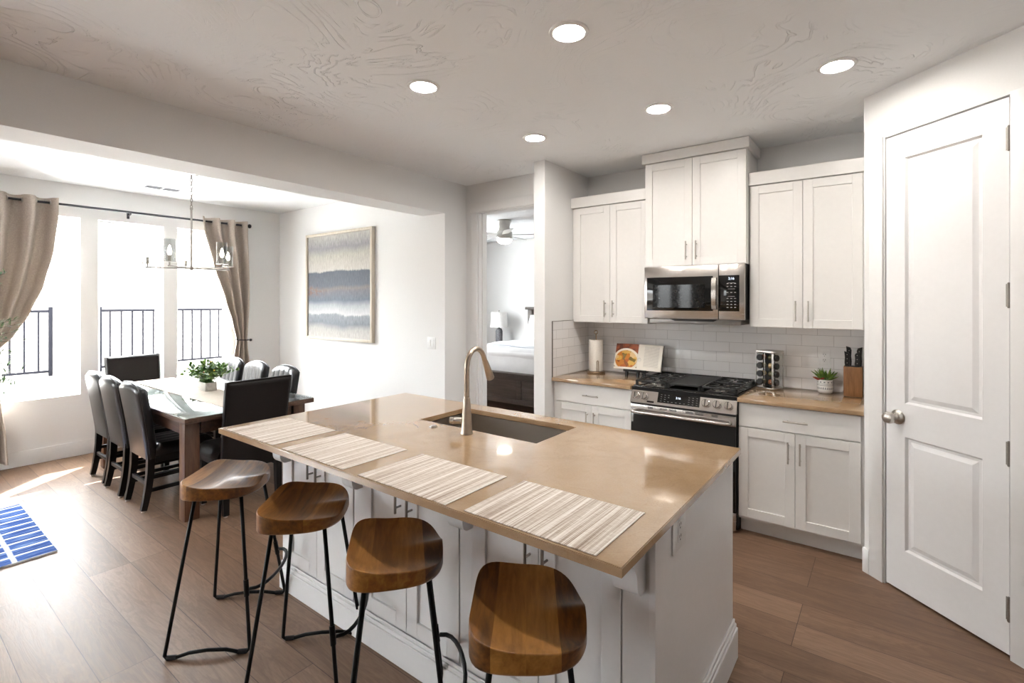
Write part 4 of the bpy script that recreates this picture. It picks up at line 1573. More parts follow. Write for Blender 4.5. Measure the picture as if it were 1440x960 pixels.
# planter with mixed greenery
pt = thing('planter', 'whitewashed wooden planter of leafy greens with red buds, centre of dining table', 'planter', (-5.01, 1.897, TZ + 0.0098))
pb = MB()
pb.box(-0.105, 0.105, -0.046, -0.036, 0, 0.072, 0.001).box(-0.105, 0.105, 0.036, 0.046, 0, 0.072, 0.001)
pb.box(-0.105, -0.095, -0.0358, 0.0358, 0, 0.072, 0.001).box(0.095, 0.105, -0.0358, 0.0358, 0, 0.072, 0.001).box(-0.0948, 0.0948, -0.0358, 0.0358, 0.001, 0.01)
pb.build('box', 'planter_wood', pt, rot=(0, 0, 0))
MB().box(-0.094, 0.094, -0.035, 0.035, 0.011, 0.062).build('soil', 'soil', pt)

def leaf_quad(mb, base, d, up, ln, wd):
    d = d.normalized()
    s_ = d.cross(up)
    s_ = s_.normalized() if s_.length > 1e-4 else d.orthogonal().normalized()
    nrm = s_.cross(d)
    p = [base, base + d * ln * 0.35 + s_ * wd / 2 + nrm * ln * 0.04, base + d * ln * 0.75 + s_ * wd * 0.36 + nrm * ln * 0.02, base + d * ln - nrm * ln * 0.06,
         base + d * ln * 0.75 - s_ * wd * 0.36 + nrm * ln * 0.02, base + d * ln * 0.35 - s_ * wd / 2 + nrm * ln * 0.04]
    mid1, mid2 = base + d * ln * 0.35, base + d * ln * 0.75
    v = [mb.bm.verts.new(q) for q in p] + [mb.bm.verts.new(mid1), mb.bm.verts.new(mid2)]
    for q in ((0, 1, 6), (1, 2, 7, 6), (2, 3, 7), (3, 4, 7), (4, 5, 6, 7), (5, 0, 6)):
        f = mb.bm.faces.new([v[i] for i in q])
        f.material_index = mb.mi

random.seed(11)
fo, stm, rb, yb_ = MB(), MB(), MB(), MB()
for k in range(110):
    a = random.uniform(0, 2 * PI)
    bx, by = random.uniform(-0.085, 0.085), random.uniform(-0.028, 0.028)
    out = random.uniform(0.25, 1.1)
    hgt = random.uniform(0.10, 0.205) * (1.12 - 0.42 * out)
    tip = Vector((bx + math.cos(a) * 0.17 * out + bx * 0.8, by + math.sin(a) * 0.17 * out, 0.062 + hgt))
    base = Vector((bx, by, 0.058))
    mid = (base + tip) / 2 + Vector((0, 0, 0.03))
    stm.tube([base, mid, tip], [0.0018, 0.0014, 0.0008], 5)
    for q in range(11):
        f_ = 0.3 + 0.7 * q / 10
        p = base.lerp(mid, f_ * 2) if f_ < 0.5 else mid.lerp(tip, (f_ - 0.5) * 2)
        d = Vector((random.uniform(-1, 1), random.uniform(-1, 1), random.uniform(-0.2, 0.9)))
        leaf_quad(fo, p, d, Vector((0, 0, 1)), random.uniform(0.028, 0.050), random.uniform(0.016, 0.028))
    if k % 9 == 0:
        rb.sphere(tip + Vector((0, 0, 0.012)), 0.0065, 8, 6)
    elif k % 11 == 0:
        yb_.sphere(tip + Vector((0, 0, 0.010)), 0.0075, 8, 6)
o = fo.build('foliage', 'leaf', pt, outward=False)
o['kind'] = 'stuff'
stm.build('stems', 'leaf', pt)['kind'] = 'stuff'
part_label(rb.build('buds', 'red_bud', pt), 'red buds')['kind'] = 'stuff'
part_label(yb_.build('buds', 'yellow_bud', pt), 'yellow buds')['kind'] = 'stuff'

# ------------------------------------------------------------------ dining chairs
def chair_legs(t, flare=0.045, rear_y=-0.19, w_=0.178, top=0.42):
    sq = [(-0.5, -0.5), (0.5, -0.5), (0.5, 0.5), (-0.5, 0.5)]
    def path(s_, yy, z0=0.012):
        return [(s_, yy - flare, z0), (s_, yy - flare * 0.72, 0.07), (s_, yy - flare * 0.35, 0.17), (s_, yy - flare * 0.1, 0.28), (s_, yy, top)]
    for s_ in (-w_, w_):
        lg = MB().tube(path(s_, rear_y), [0.036, 0.038, 0.042, 0.044, 0.044], prof=sq).build('leg', 'black_wood', t, sharp=0.5)
        MB().cyl((s_, rear_y - flare, 0), (s_, rear_y - flare, 0.0118), 0.013, n=12).build('floor_glide', 'nickel', lg)
        lf = MB().tube([(s_, 0.185, 0.012), (s_, 0.185, top - 0.01)], [0.034, 0.044], prof=sq).build('leg', 'black_wood', t, sharp=0.5)
        MB().cyl((s_, 0.185, 0), (s_, 0.185, 0.0118), 0.013, n=12).build('floor_glide', 'nickel', lf)

def make_side_chair(label):
    t = thing('dining_chair', label, 'chair', (0, 0, 0), 0, 'black side chairs at the dining table')
    chair_legs(t)
    for s_ in (-0.178, 0.178):
        for z in (0.150, 0.245):
            MB().box(s_ - 0.010, s_ + 0.010, -0.190, 0.168, z - 0.014, z + 0.014, 0.002).build('stretcher', 'black_wood', t)
    MB().box(-0.158, 0.158, -0.212, -0.194, 0.182, 0.212, 0.002).build('stretcher', 'black_wood', t)
    MB().box(-0.20, 0.20, -0.168, 0.205, 0.352, 0.405, 0.004).build('seat_frame', 'black_wood', t)
    # channelled seat cushion
    se = MB()
    def st_(u, v):
        x_, y_ = (u - 0.5) * 0.43, -0.165 + v * 0.395
        edge = min(1, (0.5 - abs(u - 0.5)) / 0.09) * min(1, (1 - v) / 0.10, v / 0.02 + .3)
        ch = 0.006 * (abs(math.sin(u * PI * 5)) ** 0.5)
        return Vector((x_, y_, 0.440 + 0.042 * max(0, edge) ** 0.5 + ch * max(0, edge)))
    def sb_(u, v):
        return Vector(((u - 0.5) * 0.425, -0.165 + v * 0.39, 0.4055))
    se.slab(st_, sb_, 40, 16)
    se.build('seat', 'leather', t, sharp=1.2)
    # backrest with curved top, vertical channels on its front
    bk = MB()
    def lean(z):
        f = max(0.0, (z - 0.40) / 0.54)
        return -0.185 - 0.075 * f ** 1.25
    def topz(u):
        return 0.952 - 0.050 * (abs(u - 0.5) * 2) ** 2.6
    def width(z):
        return 0.205 + 0.010 * min(1, max(0, (z - 0.4) / 0.5))
    def surf(u, v, side):
        z = 0.385 + (topz(u) - 0.385) * v
        x_ = (u - 0.5) * 2 * width(z)
        eu = min(1, (0.5 - abs(u - 0.5)) / 0.07)
        ev = min(1, (1 - v) / 0.05)
        r_ = (max(0, eu) ** 0.5) * (max(0, ev) ** 0.5)
        y_ = lean(z)
        if side > 0:
            ch = 0.006 * (abs(math.sin(u * PI * 5)) ** 0.5)
            return Vector((x_, y_ + 0.012 + (0.022 + ch) * r_, z))
        return Vector((x_, y_ - 0.012 - 0.022 * r_ - 0.012 * math.sin(PI * u) * min(1, v * 3) * ev, z))
    bk.slab(lambda u, v: surf(u, v, 1), lambda u, v: surf(u, v, -1), 40, 26)
    bk.build('backrest', 'leather', t, sharp=1.2)
    # piping on the back's edge
    pp = []
    for q in range(0, 19):
        pp.append(surf(0.0, q / 18, -1) + Vector((0, -0.002, 0)))
    for q in range(1, 24):
        pp.append(surf(q / 24, 1.0, -1) + Vector((0, -0.002, 0)))
    for q in range(0, 19):
        pp.append(surf(1.0, 1 - q / 18, -1) + Vector((0, -0.002, 0)))
    MB().tube(pp, 0.0042, 8).build('piping', 'leather', t, sharp=2)
    return t

SC = [((-4.620, 1.500), 0, 'black leather side chair nearest the camera on the left side of the table'),
      ((-5.110, 1.492), 0, 'middle black leather side chair on the left side of the table'),
      ((-5.565, 1.500), 0, 'black leather side chair closest to the windows on the left side of the table'),
      ((-4.590, 2.155), PI, 'black channel-back chair by the picture wall, right of its row and nearest the island'),
      ((-5.150, 2.155), PI, 'middle black channel-back chair on the picture-wall side of the table'),
      ((-5.668, 2.155), PI, 'black channel-back chair on the picture-wall side, beside the right curtain')]
sc0 = make_side_chair(SC[0][2])
sc0.location = (*SC[0][0], 0)
for p, a, lb in SC[1:]:
    dup(sc0, (*p, 0), a, lb)

def make_end_chair(label):
    t = thing('end_chair', label, 'chair', (0, 0, 0), 0, 'straight-topped chairs at the table ends')
    chair_legs(t, 0.012, -0.185, 0.190, 0.36)
    MB().box(-0.215, 0.215, -0.175, 0.220, 0.352, 0.400, 0.006).build('seat_frame', 'brown_leather', t)
    se = MB()
    def st_(u, v):
        x_, y_ = (u - 0.5) * 0.455, -0.155 + v * 0.40
        edge = min(1, (0.5 - abs(u - 0.5)) / 0.10) * min(1, (1 - v) / 0.12)
        return Vector((x_, y_, 0.430 + 0.055 * max(0, edge) ** 0.5))
    se.slab(st_, lambda u, v: Vector(((u - 0.5) * 0.45, -0.155 + v * 0.395, 0.4005)), 28, 16)
    se.build('seat', 'brown_leather', t, sharp=1.2)
    bk = MB()
    def lean(z):
        f = max(0, (z - 0.33) / 0.66)
        return -0.195 - 0.100 * f ** 1.3
    def surf(u, v, side):
        z = 0.335 + 0.650 * v
        x_ = (u - 0.5) * 2 * (0.218 + 0.012 * v)
        eu = min(1, (0.5 - abs(u - 0.5)) / 0.04)
        ev = min(1, (1 - v) / 0.025)
        r_ = (max(0, eu) ** 0.5) * (max(0, ev) ** 0.5)
        return Vector((x_, lean(z) + side * (0.020 + 0.017 * r_), z))
    bk.slab(lambda u, v: surf(u, v, 1), lambda u, v: surf(u, v, -1), 36, 30)
    bk.build('backrest', 'brown_leather', t, sharp=1.2)
    pp = [surf(0.0, q / 18, -1) for q in range(19)] + [surf(q / 20, 1.0, -1) for q in range(1, 20)] + [surf(1.0, 1 - q / 18, -1) for q in range(19)]
    MB().tube(pp, 0.004, 8).build('piping', 'brown_leather', t, sharp=2)
    # top band with its seam on the front of the back
    return t

ec0 = make_end_chair('dark straight-topped end chair at the island end of the dining table')
ec0.location = (-4.055, 1.775, 0)
ec0.rotation_euler.z = PI / 2
dup(ec0, (-6.15, 1.745, 0), -PI / 2, 'dark straight-topped end chair at the window end of the dining table')

# ------------------------------------------------------------------ chandelier, ceiling lights, vent
CH = (-5.13, 1.82)
ch = thing('chandelier', 'brushed nickel five-arm chandelier with glass cylinder shades above the dining table', 'chandelier', (*CH, H))
MB().lathe([(0.0, -0.0005), (0.062, -0.0005), (0.062, -0.012), (0.05, -0.022), (0.012, -0.026), (0.0, -0.026)], n=28).build('canopy', 'chand', ch)
cn = MB()
z = -0.030
k = 0
while z > -0.31:
    a = 0 if k % 2 == 0 else PI / 2
    loop = []
    for q in range(14):
        th = 2 * PI * q / 14
        u, v = 0.0085 * math.cos(th), 0.019 * math.sin(th)
        loop.append((u * math.cos(a), u * math.sin(a), z - 0.014 + v))
    cn.tube(loop, 0.0028, 6, closed=True)
    z -= 0.0305
    k += 1
cn.build('chain', 'dark_nickel', ch)
zr = -0.885
MB().lathe([(0.0, zr - 0.012), (0.010, zr - 0.010), (0.016, zr), (0.016, zr + 0.02), (0.008, zr + 0.026), (0.008, -0.345), (0.012, -0.340), (0.012, -0.328), (0.004, -0.322), (0.0, -0.322)], n=18).build('stem', 'chand', ch)
vd = Vector((-5.13, 1.82, 0)).normalized()
vr = Vector((vd.y, -vd.x, 0))
for q in range(5):
    a = math.radians(26 + 72 * q)
    d = vr * math.cos(a) + vd * math.sin(a)
    e_ = d * 0.325
    ar = MB()
    ar.tube([d * 0.014 + Vector((0, 0, zr + 0.008)), d * 0.34 + Vector((0, 0, zr + 0.008))], 0.0065, 10)
    ar.cyl(e_ + Vector((0, 0, zr + 0.012)), e_ + Vector((0, 0, zr + 0.040)), 0.006, n=10)
    aro = ar.build('arm', 'chand', ch)
    MB().lathe([(0.0, 0.0), (0.046, 0.0), (0.048, 0.003), (0.046, 0.006), (0.014, 0.007), (0.011, 0.012), (0.011, 0.058), (0.0, 0.058)], (e_.x, e_.y, zr + 0.0402), 20).build('candle_cup', 'chand', aro)
    MB().lathe([(0.040, 0.0), (0.042, 0.0), (0.042, 0.190), (0.040, 0.190), (0.040, 0.0)], (e_.x, e_.y, zr + 0.0468), 28, capped=False).build('glass_shade', 'shade_glass', aro)
    MB().lathe([(0.0, 0.0), (0.009, 0.004), (0.0155, 0.022), (0.0165, 0.032), (0.012, 0.055), (0.005, 0.080), (0.0, 0.088)], (e_.x, e_.y, zr + 0.0985), 16).build('bulb', 'bulb', aro)

DL = [(-1.122, 1.839, 'largest ceiling downlight, nearest the camera at the top of the view'), (-2.050, 1.837, 'ceiling downlight left of the largest one, toward the dining room'),
      (-0.201, 2.886, 'ceiling downlight at the far right, nearest the pantry door'), (-1.125, 2.888, 'ceiling downlight in front of the tallest wall cabinet'), (-2.045, 2.884, 'ceiling downlight nearest the bedroom doorway')]
d0_ = None
for (x_, y_, lb) in DL:
    if d0_ is None:
        d0_ = thing('ceiling_downlight', lb, 'ceiling light', (x_, y_, H), 0, 'recessed ceiling downlights')
        MB().lathe([(0.066, -0.006), (0.070, -0.0095), (0.076, -0.010), (0.086, -0.006), (0.088, -0.0004), (0.066, -0.0004), (0.066, -0.006)], n=40, capped=False).build('trim_ring', 'white_plastic', d0_)
        MB().lathe([(0.0, -0.0050), (0.0655, -0.0050), (0.0655, -0.0012), (0.0, -0.0012)], n=40).build('lens', 'lens', d0_)
    else:
        dup(d0_, (x_, y_, H), 0, lb)

vt = thing('ceiling_vent', 'white slotted air vent in the dining ceiling near the windows', 'vent', (-6.09, 1.90, H))
MB().box(-0.09, 0.09, -0.165, 0.165, -0.007, -0.0004, 0.002).build('frame', 'white_plastic', vt)
sl_ = MB()
for q in range(7):
    for (a, b_) in ((-0.145, -0.008), (0.008, 0.145)):
        sl_.box(-0.068 + q * 0.020, -0.054 + q * 0.020, a, b_, -0.0085, -0.0071)
sl_.build('slots', plain('grey_slots', (0.03, 0.03, 0.04), 0.6), vt, flat=True)

# ------------------------------------------------------------------ curtains
RX, RZ = -6.525, 2.505
rod = thing('curtain_rod', 'long black curtain rod with ball finial above the three dining windows', 'curtain rod', (RX, 1.75, RZ))
MB().cyl((0, -1.75, 0), (0, 1.17, 0), 0.0115, n=14).build('pole', 'rod', rod)
MB().lathe([(0.0, 1.17), (0.013, 1.17), (0.014, 1.178), (0.010, 1.184), (0.022, 1.194), (0.0275, 1.208), (0.022, 1.222), (0.0, 1.230)], T=Matrix.Rotation(-PI / 2, 4, 'X'), n=18).build('finial', 'rod', rod)
for yb2 in (-1.0, 0.0, 1.13):
    br = MB()
    br.tube([(-0.090, yb2, -0.03), (-0.05, yb2, -0.028), (0.0, yb2, -0.022)], 0.0055, 8)
    br.box(-0.0945, -0.088, yb2 - 0.012, yb2 + 0.012, -0.06, 0.02, 0.001)
    br.tube(arc((0, yb2, 0), 0.0165, -PI, 0.0, 10, 'xz'), 0.004, 6)
    br.build('bracket', 'rod', rod)

def interp(tab, z):
    for (z0, a), (z1, b_) in zip(tab, tab[1:]):
        if z0 >= z >= z1:
            f = (z0 - z) / (z0 - z1)
            f = f * f * (3 - 2 * f) * 0.4 + f * 0.6
            return a + (b_ - a) * f
    return tab[-1][1]

def curtain(label, left, right, amp, folds, ztop, zbot, cup=None):
    t = thing('curtain', label, 'curtain', (RX, 0, 0), 0, 'taupe grommet curtains at the dining windows')
    NU, NV = folds * 20, 64
    def base(u, v):
        z = ztop + (zbot - ztop) * v
        if cup:
            z += cup(u, v)
        l_, r_ = interp(left, z), interp(right, z)
        w0 = right[0][1] - left[0][1]
        squeeze = max(0.25, (r_ - l_) / w0)
        y_ = l_ + (r_ - l_) * u
        a_ = interp(amp, z)
        cw = math.cos(2 * PI * folds * u)
        x_ = a_ * math.copysign(abs(cw) ** 0.65, cw) + 0.25 * a_ * math.sin(2 * PI * folds * u * 2.0 + 4 * v) * min(1, v * 4)
        return Vector((x_, y_, z))
    mb = MB()
    mb.slab(lambda u, v: base(u, v) + Vector((0.0008, 0, 0)), lambda u, v: base(u, v) + Vector((-0.0008, 0, 0)), NU, NV)
    mb.build('panel', 'curtain', t, sharp=2.5)
    gz = 2.505
    for q in range(folds * 2):
        u = (q + 0.5) / (folds * 2)
        y_ = left[0][1] + (right[0][1] - left[0][1]) * u
        MB().tube(arc((0, y_, gz), 0.0225, 0, 2 * PI, 20, 'xz')[:-1], 0.0055, 8, closed=True).build('grommet', 'nickel', t)
    return t

curtain('taupe grommet curtain swept aside at the left edge of the window wall',
        [(2.56, 0.40), (2.3, 0.41), (1.7, 0.45), (1.2, 0.53), (1.02, 0.57), (0.8, 0.54), (0.06, 0.50)],
        [(2.56, 1.172), (2.40, 1.170), (2.05, 1.135), (1.72, 1.068), (1.45, 0.975), (1.25, 0.880), (1.13, 0.792), (1.02, 0.68), (0.90, 0.70), (0.675, 0.790), (0.30, 0.828), (0.06, 0.84)],
        [(2.56, 0.074), (2.2, 0.078), (1.5, 0.068), (1.02, 0.026), (0.7, 0.045), (0.06, 0.05)], 4, 2.552, 0.065)
curtain('taupe grommet curtain held back at the right end of the window wall',
        [(2.56, 2.405), (2.40, 2.420), (2.0, 2.52), (1.55, 2.66), (1.30, 2.74), (1.07, 2.795), (0.9, 2.765), (0.5, 2.72), (0.05, 2.70)],
        [(2.56, 2.905), (2.3, 2.910), (1.6, 2.930), (1.07, 2.920), (0.8, 2.940), (0.05, 2.960)],
        [(2.56, 0.070), (2.2, 0.070), (1.5, 0.055), (1.07, 0.024), (0.7, 0.04), (0.05, 0.045)], 3, 2.552, 0.05)
hb_ = thing('curtain_holdback', 'dark metal holdback hook gripping the right curtain at waist height', 'curtain holdback', (XW, 2.955, 1.07))
m_ = MB()
m_.tube([(0.0006, 0, 0), (0.05, 0, 0.0), (0.10, -0.003, 0.0), (0.132, -0.03, 0.0), (0.142, -0.09, 0.004), (0.138, -0.15, 0.010), (0.130, -0.175, 0.016)], 0.0065, 10)
m_.lathe([(0.0, 0.0), (0.02, 0.0), (0.018, 0.006), (0.0, 0.008)], T=Matrix.Translation((0.0006, 0, 0)) @ Matrix.Rotation(PI / 2, 4, 'Y'), n=16)
m_.build('hook', 'rod', hb_)
MB().sphere((0.145, -0.005, 0.0), 0.016, 12, 8).build('knob', 'rod', hb_)

# ------------------------------------------------------------------ painting
pc = thing('framed_painting', 'large abstract grey and blue landscape painting in a pale frame on the dining wall', 'painting', (-5.893, YP - 0.0005, 1.098))
PW, PH, PD = 1.334, 1.281, 0.045
fr = MB()
t_ = 0.030
fr.box(0, t_, -PD, 0, 0, PH, 0.002).box(PW - t_, PW, -PD, 0, 0, PH, 0.002).box(t_ + .0002, PW - t_ - .0002, -PD, 0, 0, t_, 0.002).box(t_ + .0002, PW - t_ - .0002, -PD, 0, PH - t_, PH, 0.002)
fr.build('frame', 'frame_wood', pc)
MB().box(0, PW - 2 * t_, 0, 0.012, 0, PH - 2 * t_).build('canvas', 'art', pc, loc=(t_, -0.026, t_), flat=True)

# ------------------------------------------------------------------ rug
rgm = MB().box(-0.62, 0.0, -0.42, 0.0, 0, 0.011, 0.003)
ro = MB()
ro.slab(lambda u, v: Vector((-1.18 * u, -0.62 * v, 0.011 + 0.0015 * math.sin(u * 30) * math.sin(v * 14))), lambda u, v: Vector((-1.18 * u, -0.62 * v, 0.0004)), 40, 24)
rgm.bm.free()
rug_o = ro.build('rug', 'rug', loc=(-4.176, 0.752, 0.0), rot=(0, 0, 0))
tag(rug_o, 'blue and white striped woven rug on the wood floor at the left edge', 'rug')

# ------------------------------------------------------------------ potted olive tree at the left edge
random.seed(5)
ol = thing('potted_tree', 'slender leafy potted tree beside the left curtain, cut by the photo edge', 'potted tree', (-5.90, 0.44, 0))
MB().lathe([(0.0, 0.0), (0.13, 0.0), (0.15, 0.02), (0.17, 0.30), (0.175, 0.32), (0.16, 0.32), (0.15, 0.29), (0.0, 0.29)], n=28).build('pot', 'ceramic', ol)
MB().lathe([(0, 0.2905), (0.148, 0.2905), (0.14, 0.30), (0, 0.305)], n=24).build('soil', 'soil', ol)
tr = MB()
tr.tube([(0, 0, 0.28), (0.02, 0.01, 0.7), (-0.01, 0.03, 1.15), (0.0, 0.02, 1.65)], [0.016, 0.013, 0.010, 0.005], 8)
lv = MB()
for q in range(44):
    z0 = random.uniform(0.62, 1.6)
    a = random.uniform(0, 2 * PI)
    if q % 2 == 0:
        a = random.uniform(0.9, 2.2)
    ln_ = random.uniform(0.25, 0.40) * (1.0 if z0 < 1.35 else 0.75)
    p0 = Vector((0, 0.02, z0))
    p1 = p0 + Vector((math.cos(a) * ln_, math.sin(a) * ln_, random.uniform(0.02, 0.22)))
    pm_ = (p0 + p1) / 2 + Vector((0, 0, 0.04))
    tr.tube([p0, pm_, p1], [0.004, 0.003, 0.0015], 5)
    for s_ in range(18):
        f_ = 0.2 + 0.8 * s_ / 17
        p = p0.lerp(pm_, f_ * 2) if f_ < .5 else pm_.lerp(p1, (f_ - .5) * 2)
        d = (p1 - p0).normalized() * 0.7 + Vector((random.uniform(-1, 1), random.uniform(-1, 1), random.uniform(-.6, .9))) * 0.8
        leaf_quad(lv, p, d, Vector((0, 0, 1)), random.uniform(0.045, 0.075), random.uniform(0.010, 0.016))
tr.build('trunk', 'bark', ol)
lv.build('foliage', 'olive', ol, outward=False)['kind'] = 'stuff'

# ------------------------------------------------------------------ worktop items
ZC = 0.9143
# paper towels
ph = thing('paper_towel_holder', 'bronze upright paper towel holder with ring top on the left counter', 'paper towel holder', (-2.142, 3.985, ZC))
MB().lathe([(0.0, 0.0), (0.082, 0.0), (0.084, 0.004), (0.080, 0.010), (0.02, 0.013), (0.0, 0.013)], n=32).build('base', 'bronze', ph)
MB().cyl((0, 0, 0.012), (0, 0, 0.345), 0.0065, n=12).tube(arc((0, 0, 0.362), 0.016, 0, 2 * PI, 18, 'xz')[:-1], 0.0045, 8, closed=True).build('pole', 'bronze', ph)
MB().tube([(0.045, -0.070, 0.012), (0.045, -0.070, 0.10)] + [(0.045 + 0.008 - 0.008 * math.cos(PI * q / 8), -0.070, 0.10 + 0.012 * math.sin(PI * q / 8)) for q in range(1, 8)] + [(0.061, -0.070, 0.10), (0.061, -0.066, 0.012)], 0.0032, 8).build('tension_arm', 'bronze', ph)
rl = MB().lathe([(0.020, 0.0), (0.062, 0.0), (0.0632, 0.003), (0.0632, 0.277), (0.062, 0.280), (0.020, 0.280), (0.020, 0.0)], n=40, capped=False)
tag(rl.build('paper_towel_roll', 'paper', loc=(-2.142, 3.985, ZC + 0.0135)), 'full roll of white paper towels on the bronze holder', 'paper towels')

# cookbook on its stand
CBX, CBY = -1.722, 3.93
tilt = math.radians(-17)
stn = thing('cookbook_stand', 'low black easel stand holding the open cookbook', 'cookbook stand', (CBX, CBY, ZC))
MB().box(-0.105, 0.105, -0.042, 0.004, 0.047, 0.056, 0.002).box(-0.105, 0.105, -0.046, -0.0425, 0.047, 0.066, 0.001).build('ledge', 'black_wood', stn)
for x_ in (-0.082, 0.022, 0.078):
    MB().prism([(-0.040, 0.0), (-0.022, 0.0), (-0.010, 0.0468), (-0.034, 0.0468)], x_ - 0.010, x_ + 0.010, 'yz').build('foot', 'black_wood', stn, flat=True)
bp_ = MB()
bp_.box(-0.075, -0.055, 0.0, 0.010, 0.0, 0.205, 0.001, T=Matrix.Translation((0, 0.0105, 0.058)) @ Matrix.Rotation(tilt, 4, 'X'))
bp_.box(0.055, 0.075, 0.0, 0.010, 0.0, 0.205, 0.001, T=Matrix.Translation((0, 0.0105, 0.058)) @ Matrix.Rotation(tilt, 4, 'X'))
bp_.box(-0.0545, 0.0545, 0.0, 0.008, 0.16, 0.178, 0.001, T=Matrix.Translation((0, 0.0105, 0.058)) @ Matrix.Rotation(tilt, 4, 'X'))
bp_.build('back_support', 'black_wood', stn)
MB().tube([(0, 0.062, 0.20), (0, 0.115, 0.0035)], 0.0035, 8).build('prop_leg', 'black_wood', stn)
bk_ = thing('cookbook', 'open cookbook, roast chicken photo on the left page, standing by the range', 'book', (CBX, CBY - 0.009, ZC + 0.0575))
bk_.rotation_euler = (tilt, 0, 0)
BH = 0.222
def page(sign, zoff):
    mb = MB()
    def front(u, v):
        x_ = sign * (0.001 + 0.211 * u)
        bulge = 0.016 * math.sin(PI * min(1, u * 1.05)) ** 0.7 * (1 - 0.55 * u) + 0.006 * (1 - u)
        return Vector((x_, -0.004 - bulge, BH * v + zoff * u))
    def back(u, v):
        x_ = sign * (0.001 + 0.211 * u)
        return Vector((x_, 0.0115, BH * v + zoff * u))
    if sign > 0:
        mb.slab(front, back, 24, 4)
    else:
        mb.slab(lambda u, v: front(1 - u, v), lambda u, v: back(1 - u, v), 24, 4)
    return mb
page(-1, 0.0).build('photo_page', 'food', bk_, sharp=1.0)
pg = page(1, 0.0).build('text_page', 'print', bk_, sharp=1.0)
MB().box(-0.218, 0.218, 0.0118, 0.0145, -0.0005, BH + 0.004, 0.0008).build('cover', 'black_plastic', bk_)
sm = MB().tube(arc((0.024, -0.0245, 0.088), 0.0145, 0, 2 * PI, 24, 'xz')[:-1], 0.0012, 6, closed=True).tube(arc((0.026, -0.0245, 0.090), 0.008, 0.5, 4.5, 12, 'xz'), 0.001, 6)
sm.build('page_emblem', 'legend', bk_)

# spice rack
SR = thing('spice_rack', 'square stainless spice tower filled with black-capped jars beside the range', 'spice rack', (-0.789, 3.962, ZC), math.atan2(-0.050, 0.129))
W_ = 0.136
MB().box(0, W_, 0, W_, 0, 0.012, 0.002).build('base', 'steel', SR)
MB().box(0, W_, 0, W_, 0.262, 0.280, 0.002).build('top', 'steel', SR)
ps = MB()
ps.box(W_ - 0.014, W_, 0.0, 0.003, 0.0122, 0.2618).box(0.0, 0.004, 0.0, 0.003, 0.0122, 0.2618).box(W_ - 0.003, W_, 0.0033, 0.010, 0.0122, 0.2618)
ps.box(W_ - 0.003, W_, W_ - 0.014, W_, 0.0122, 0.2618).box(0.0, 0.003, W_ - 0.014, W_, 0.0122, 0.2618).box(0.064, 0.069, 0.0, 0.003, 0.0122, 0.2618)
ps.build('post', 'steel', SR, flat=True)
MB().box(0.070, 0.072, 0.060, W_ - 0.006, 0.0122, 0.2618).box(0.006, 0.0698, 0.080, 0.084, 0.0122, 0.2618).build('shade_core', 'black_plastic', SR, flat=True)  # black sheets added to stand in for shade inside the tower
jar0 = None
spice = ['spice_red', 'spice_green', 'spice_tan', 'spice_green']
rows = ['top', 'second', 'third', 'bottom']
RZ_ = math.atan2(-0.050, 0.129)
for face in (0, 1):
    for r_ in range(4):
        z = 0.230 - r_ * 0.0595
        lb = 'black-capped spice jar, %s of the %s column in the spice tower' % (rows[r_], 'left' if face == 0 else 'right-facing')
        if face == 0:
            loc = Matrix.Rotation(RZ_, 4, 'Z') @ Vector((0.034, -0.012, z))
            rz = RZ_
        else:
            loc = Matrix.Rotation(RZ_, 4, 'Z') @ Vector((W_ + 0.012, 0.036, z))
            rz = RZ_ + PI / 2
        loc = loc + Vector((-0.789, 3.962, ZC))
        # jar lies on its side: cap at local -y
        j = thing('spice_jar', lb, 'jar', loc, rz, 'spice jars in the stainless tower')
        T = Matrix.Rotation(-PI / 2, 4, 'X')
        MB().lathe([(0.0, 0.0), (0.0215, 0.0), (0.0235, 0.003), (0.0235, 0.016), (0.0, 0.016)], T=T, n=20).build('cap', 'black_plastic', j)
        MB().lathe([(0.0, 0.0163), (0.0195, 0.0163), (0.021, 0.022), (0.021, 0.066), (0.0, 0.068)], T=T, n=20).build('glass_body', 'jar_glass', j)
        MB().lathe([(0.0, 0.019), (0.0175, 0.019), (0.0185, 0.024), (0.0185, 0.062), (0.0, 0.064)], T=T, n=16).build('spice', spice[(r_ + face) % 4], j)

# succulent
su = thing('potted_succulent', 'small green succulent in a patterned white pot on the right counter', 'potted plant', (-0.352, 4.035, ZC))
MB().lathe([(0.0, 0.0), (0.036, 0.0), (0.043, 0.006), (0.049, 0.022), (0.0505, 0.090), (0.0515, 0.094), (0.047, 0.094), (0.045, 0.080), (0.0, 0.080)], n=36).build('pot', 'pot', su)
MB().lathe([(0, 0.0805), (0.0445, 0.0805), (0.04, 0.086), (0, 0.090)], n=20).build('soil', 'soil', su)
random.seed(3)
sg, srd = MB(), MB()
def spike(mb, base, d, ln, r):
    d = d.normalized()
    mb.tube([base, base + d * ln * 0.4 + Vector((0, 0, 0.003)), base + d * ln * 0.8, base + d * ln], [r * 0.7, r, r * 0.5, r * 0.08], 7)
for q in range(26):
    a = q * 2.399
    f_ = q / 26
    d = Vector((math.cos(a) * (0.25 + f_), math.sin(a) * (0.25 + f_), 1.15 - 0.75 * f_))
    spike(sg, Vector((0.006 + math.cos(a) * 0.012, math.sin(a) * 0.012, 0.086)), d, random.uniform(0.070, 0.108), 0.0072)
for q in range(9):
    a = q * 2.399
    d = Vector((math.cos(a), math.sin(a), 0.55))
    spike(srd, Vector((-0.034 + math.cos(a) * 0.006, -0.024 + math.sin(a) * 0.006, 0.090)), d, random.uniform(0.030, 0.044), 0.0065)
sg.build('leaves', 'succulent', su, sharp=2)['kind'] = 'stuff'
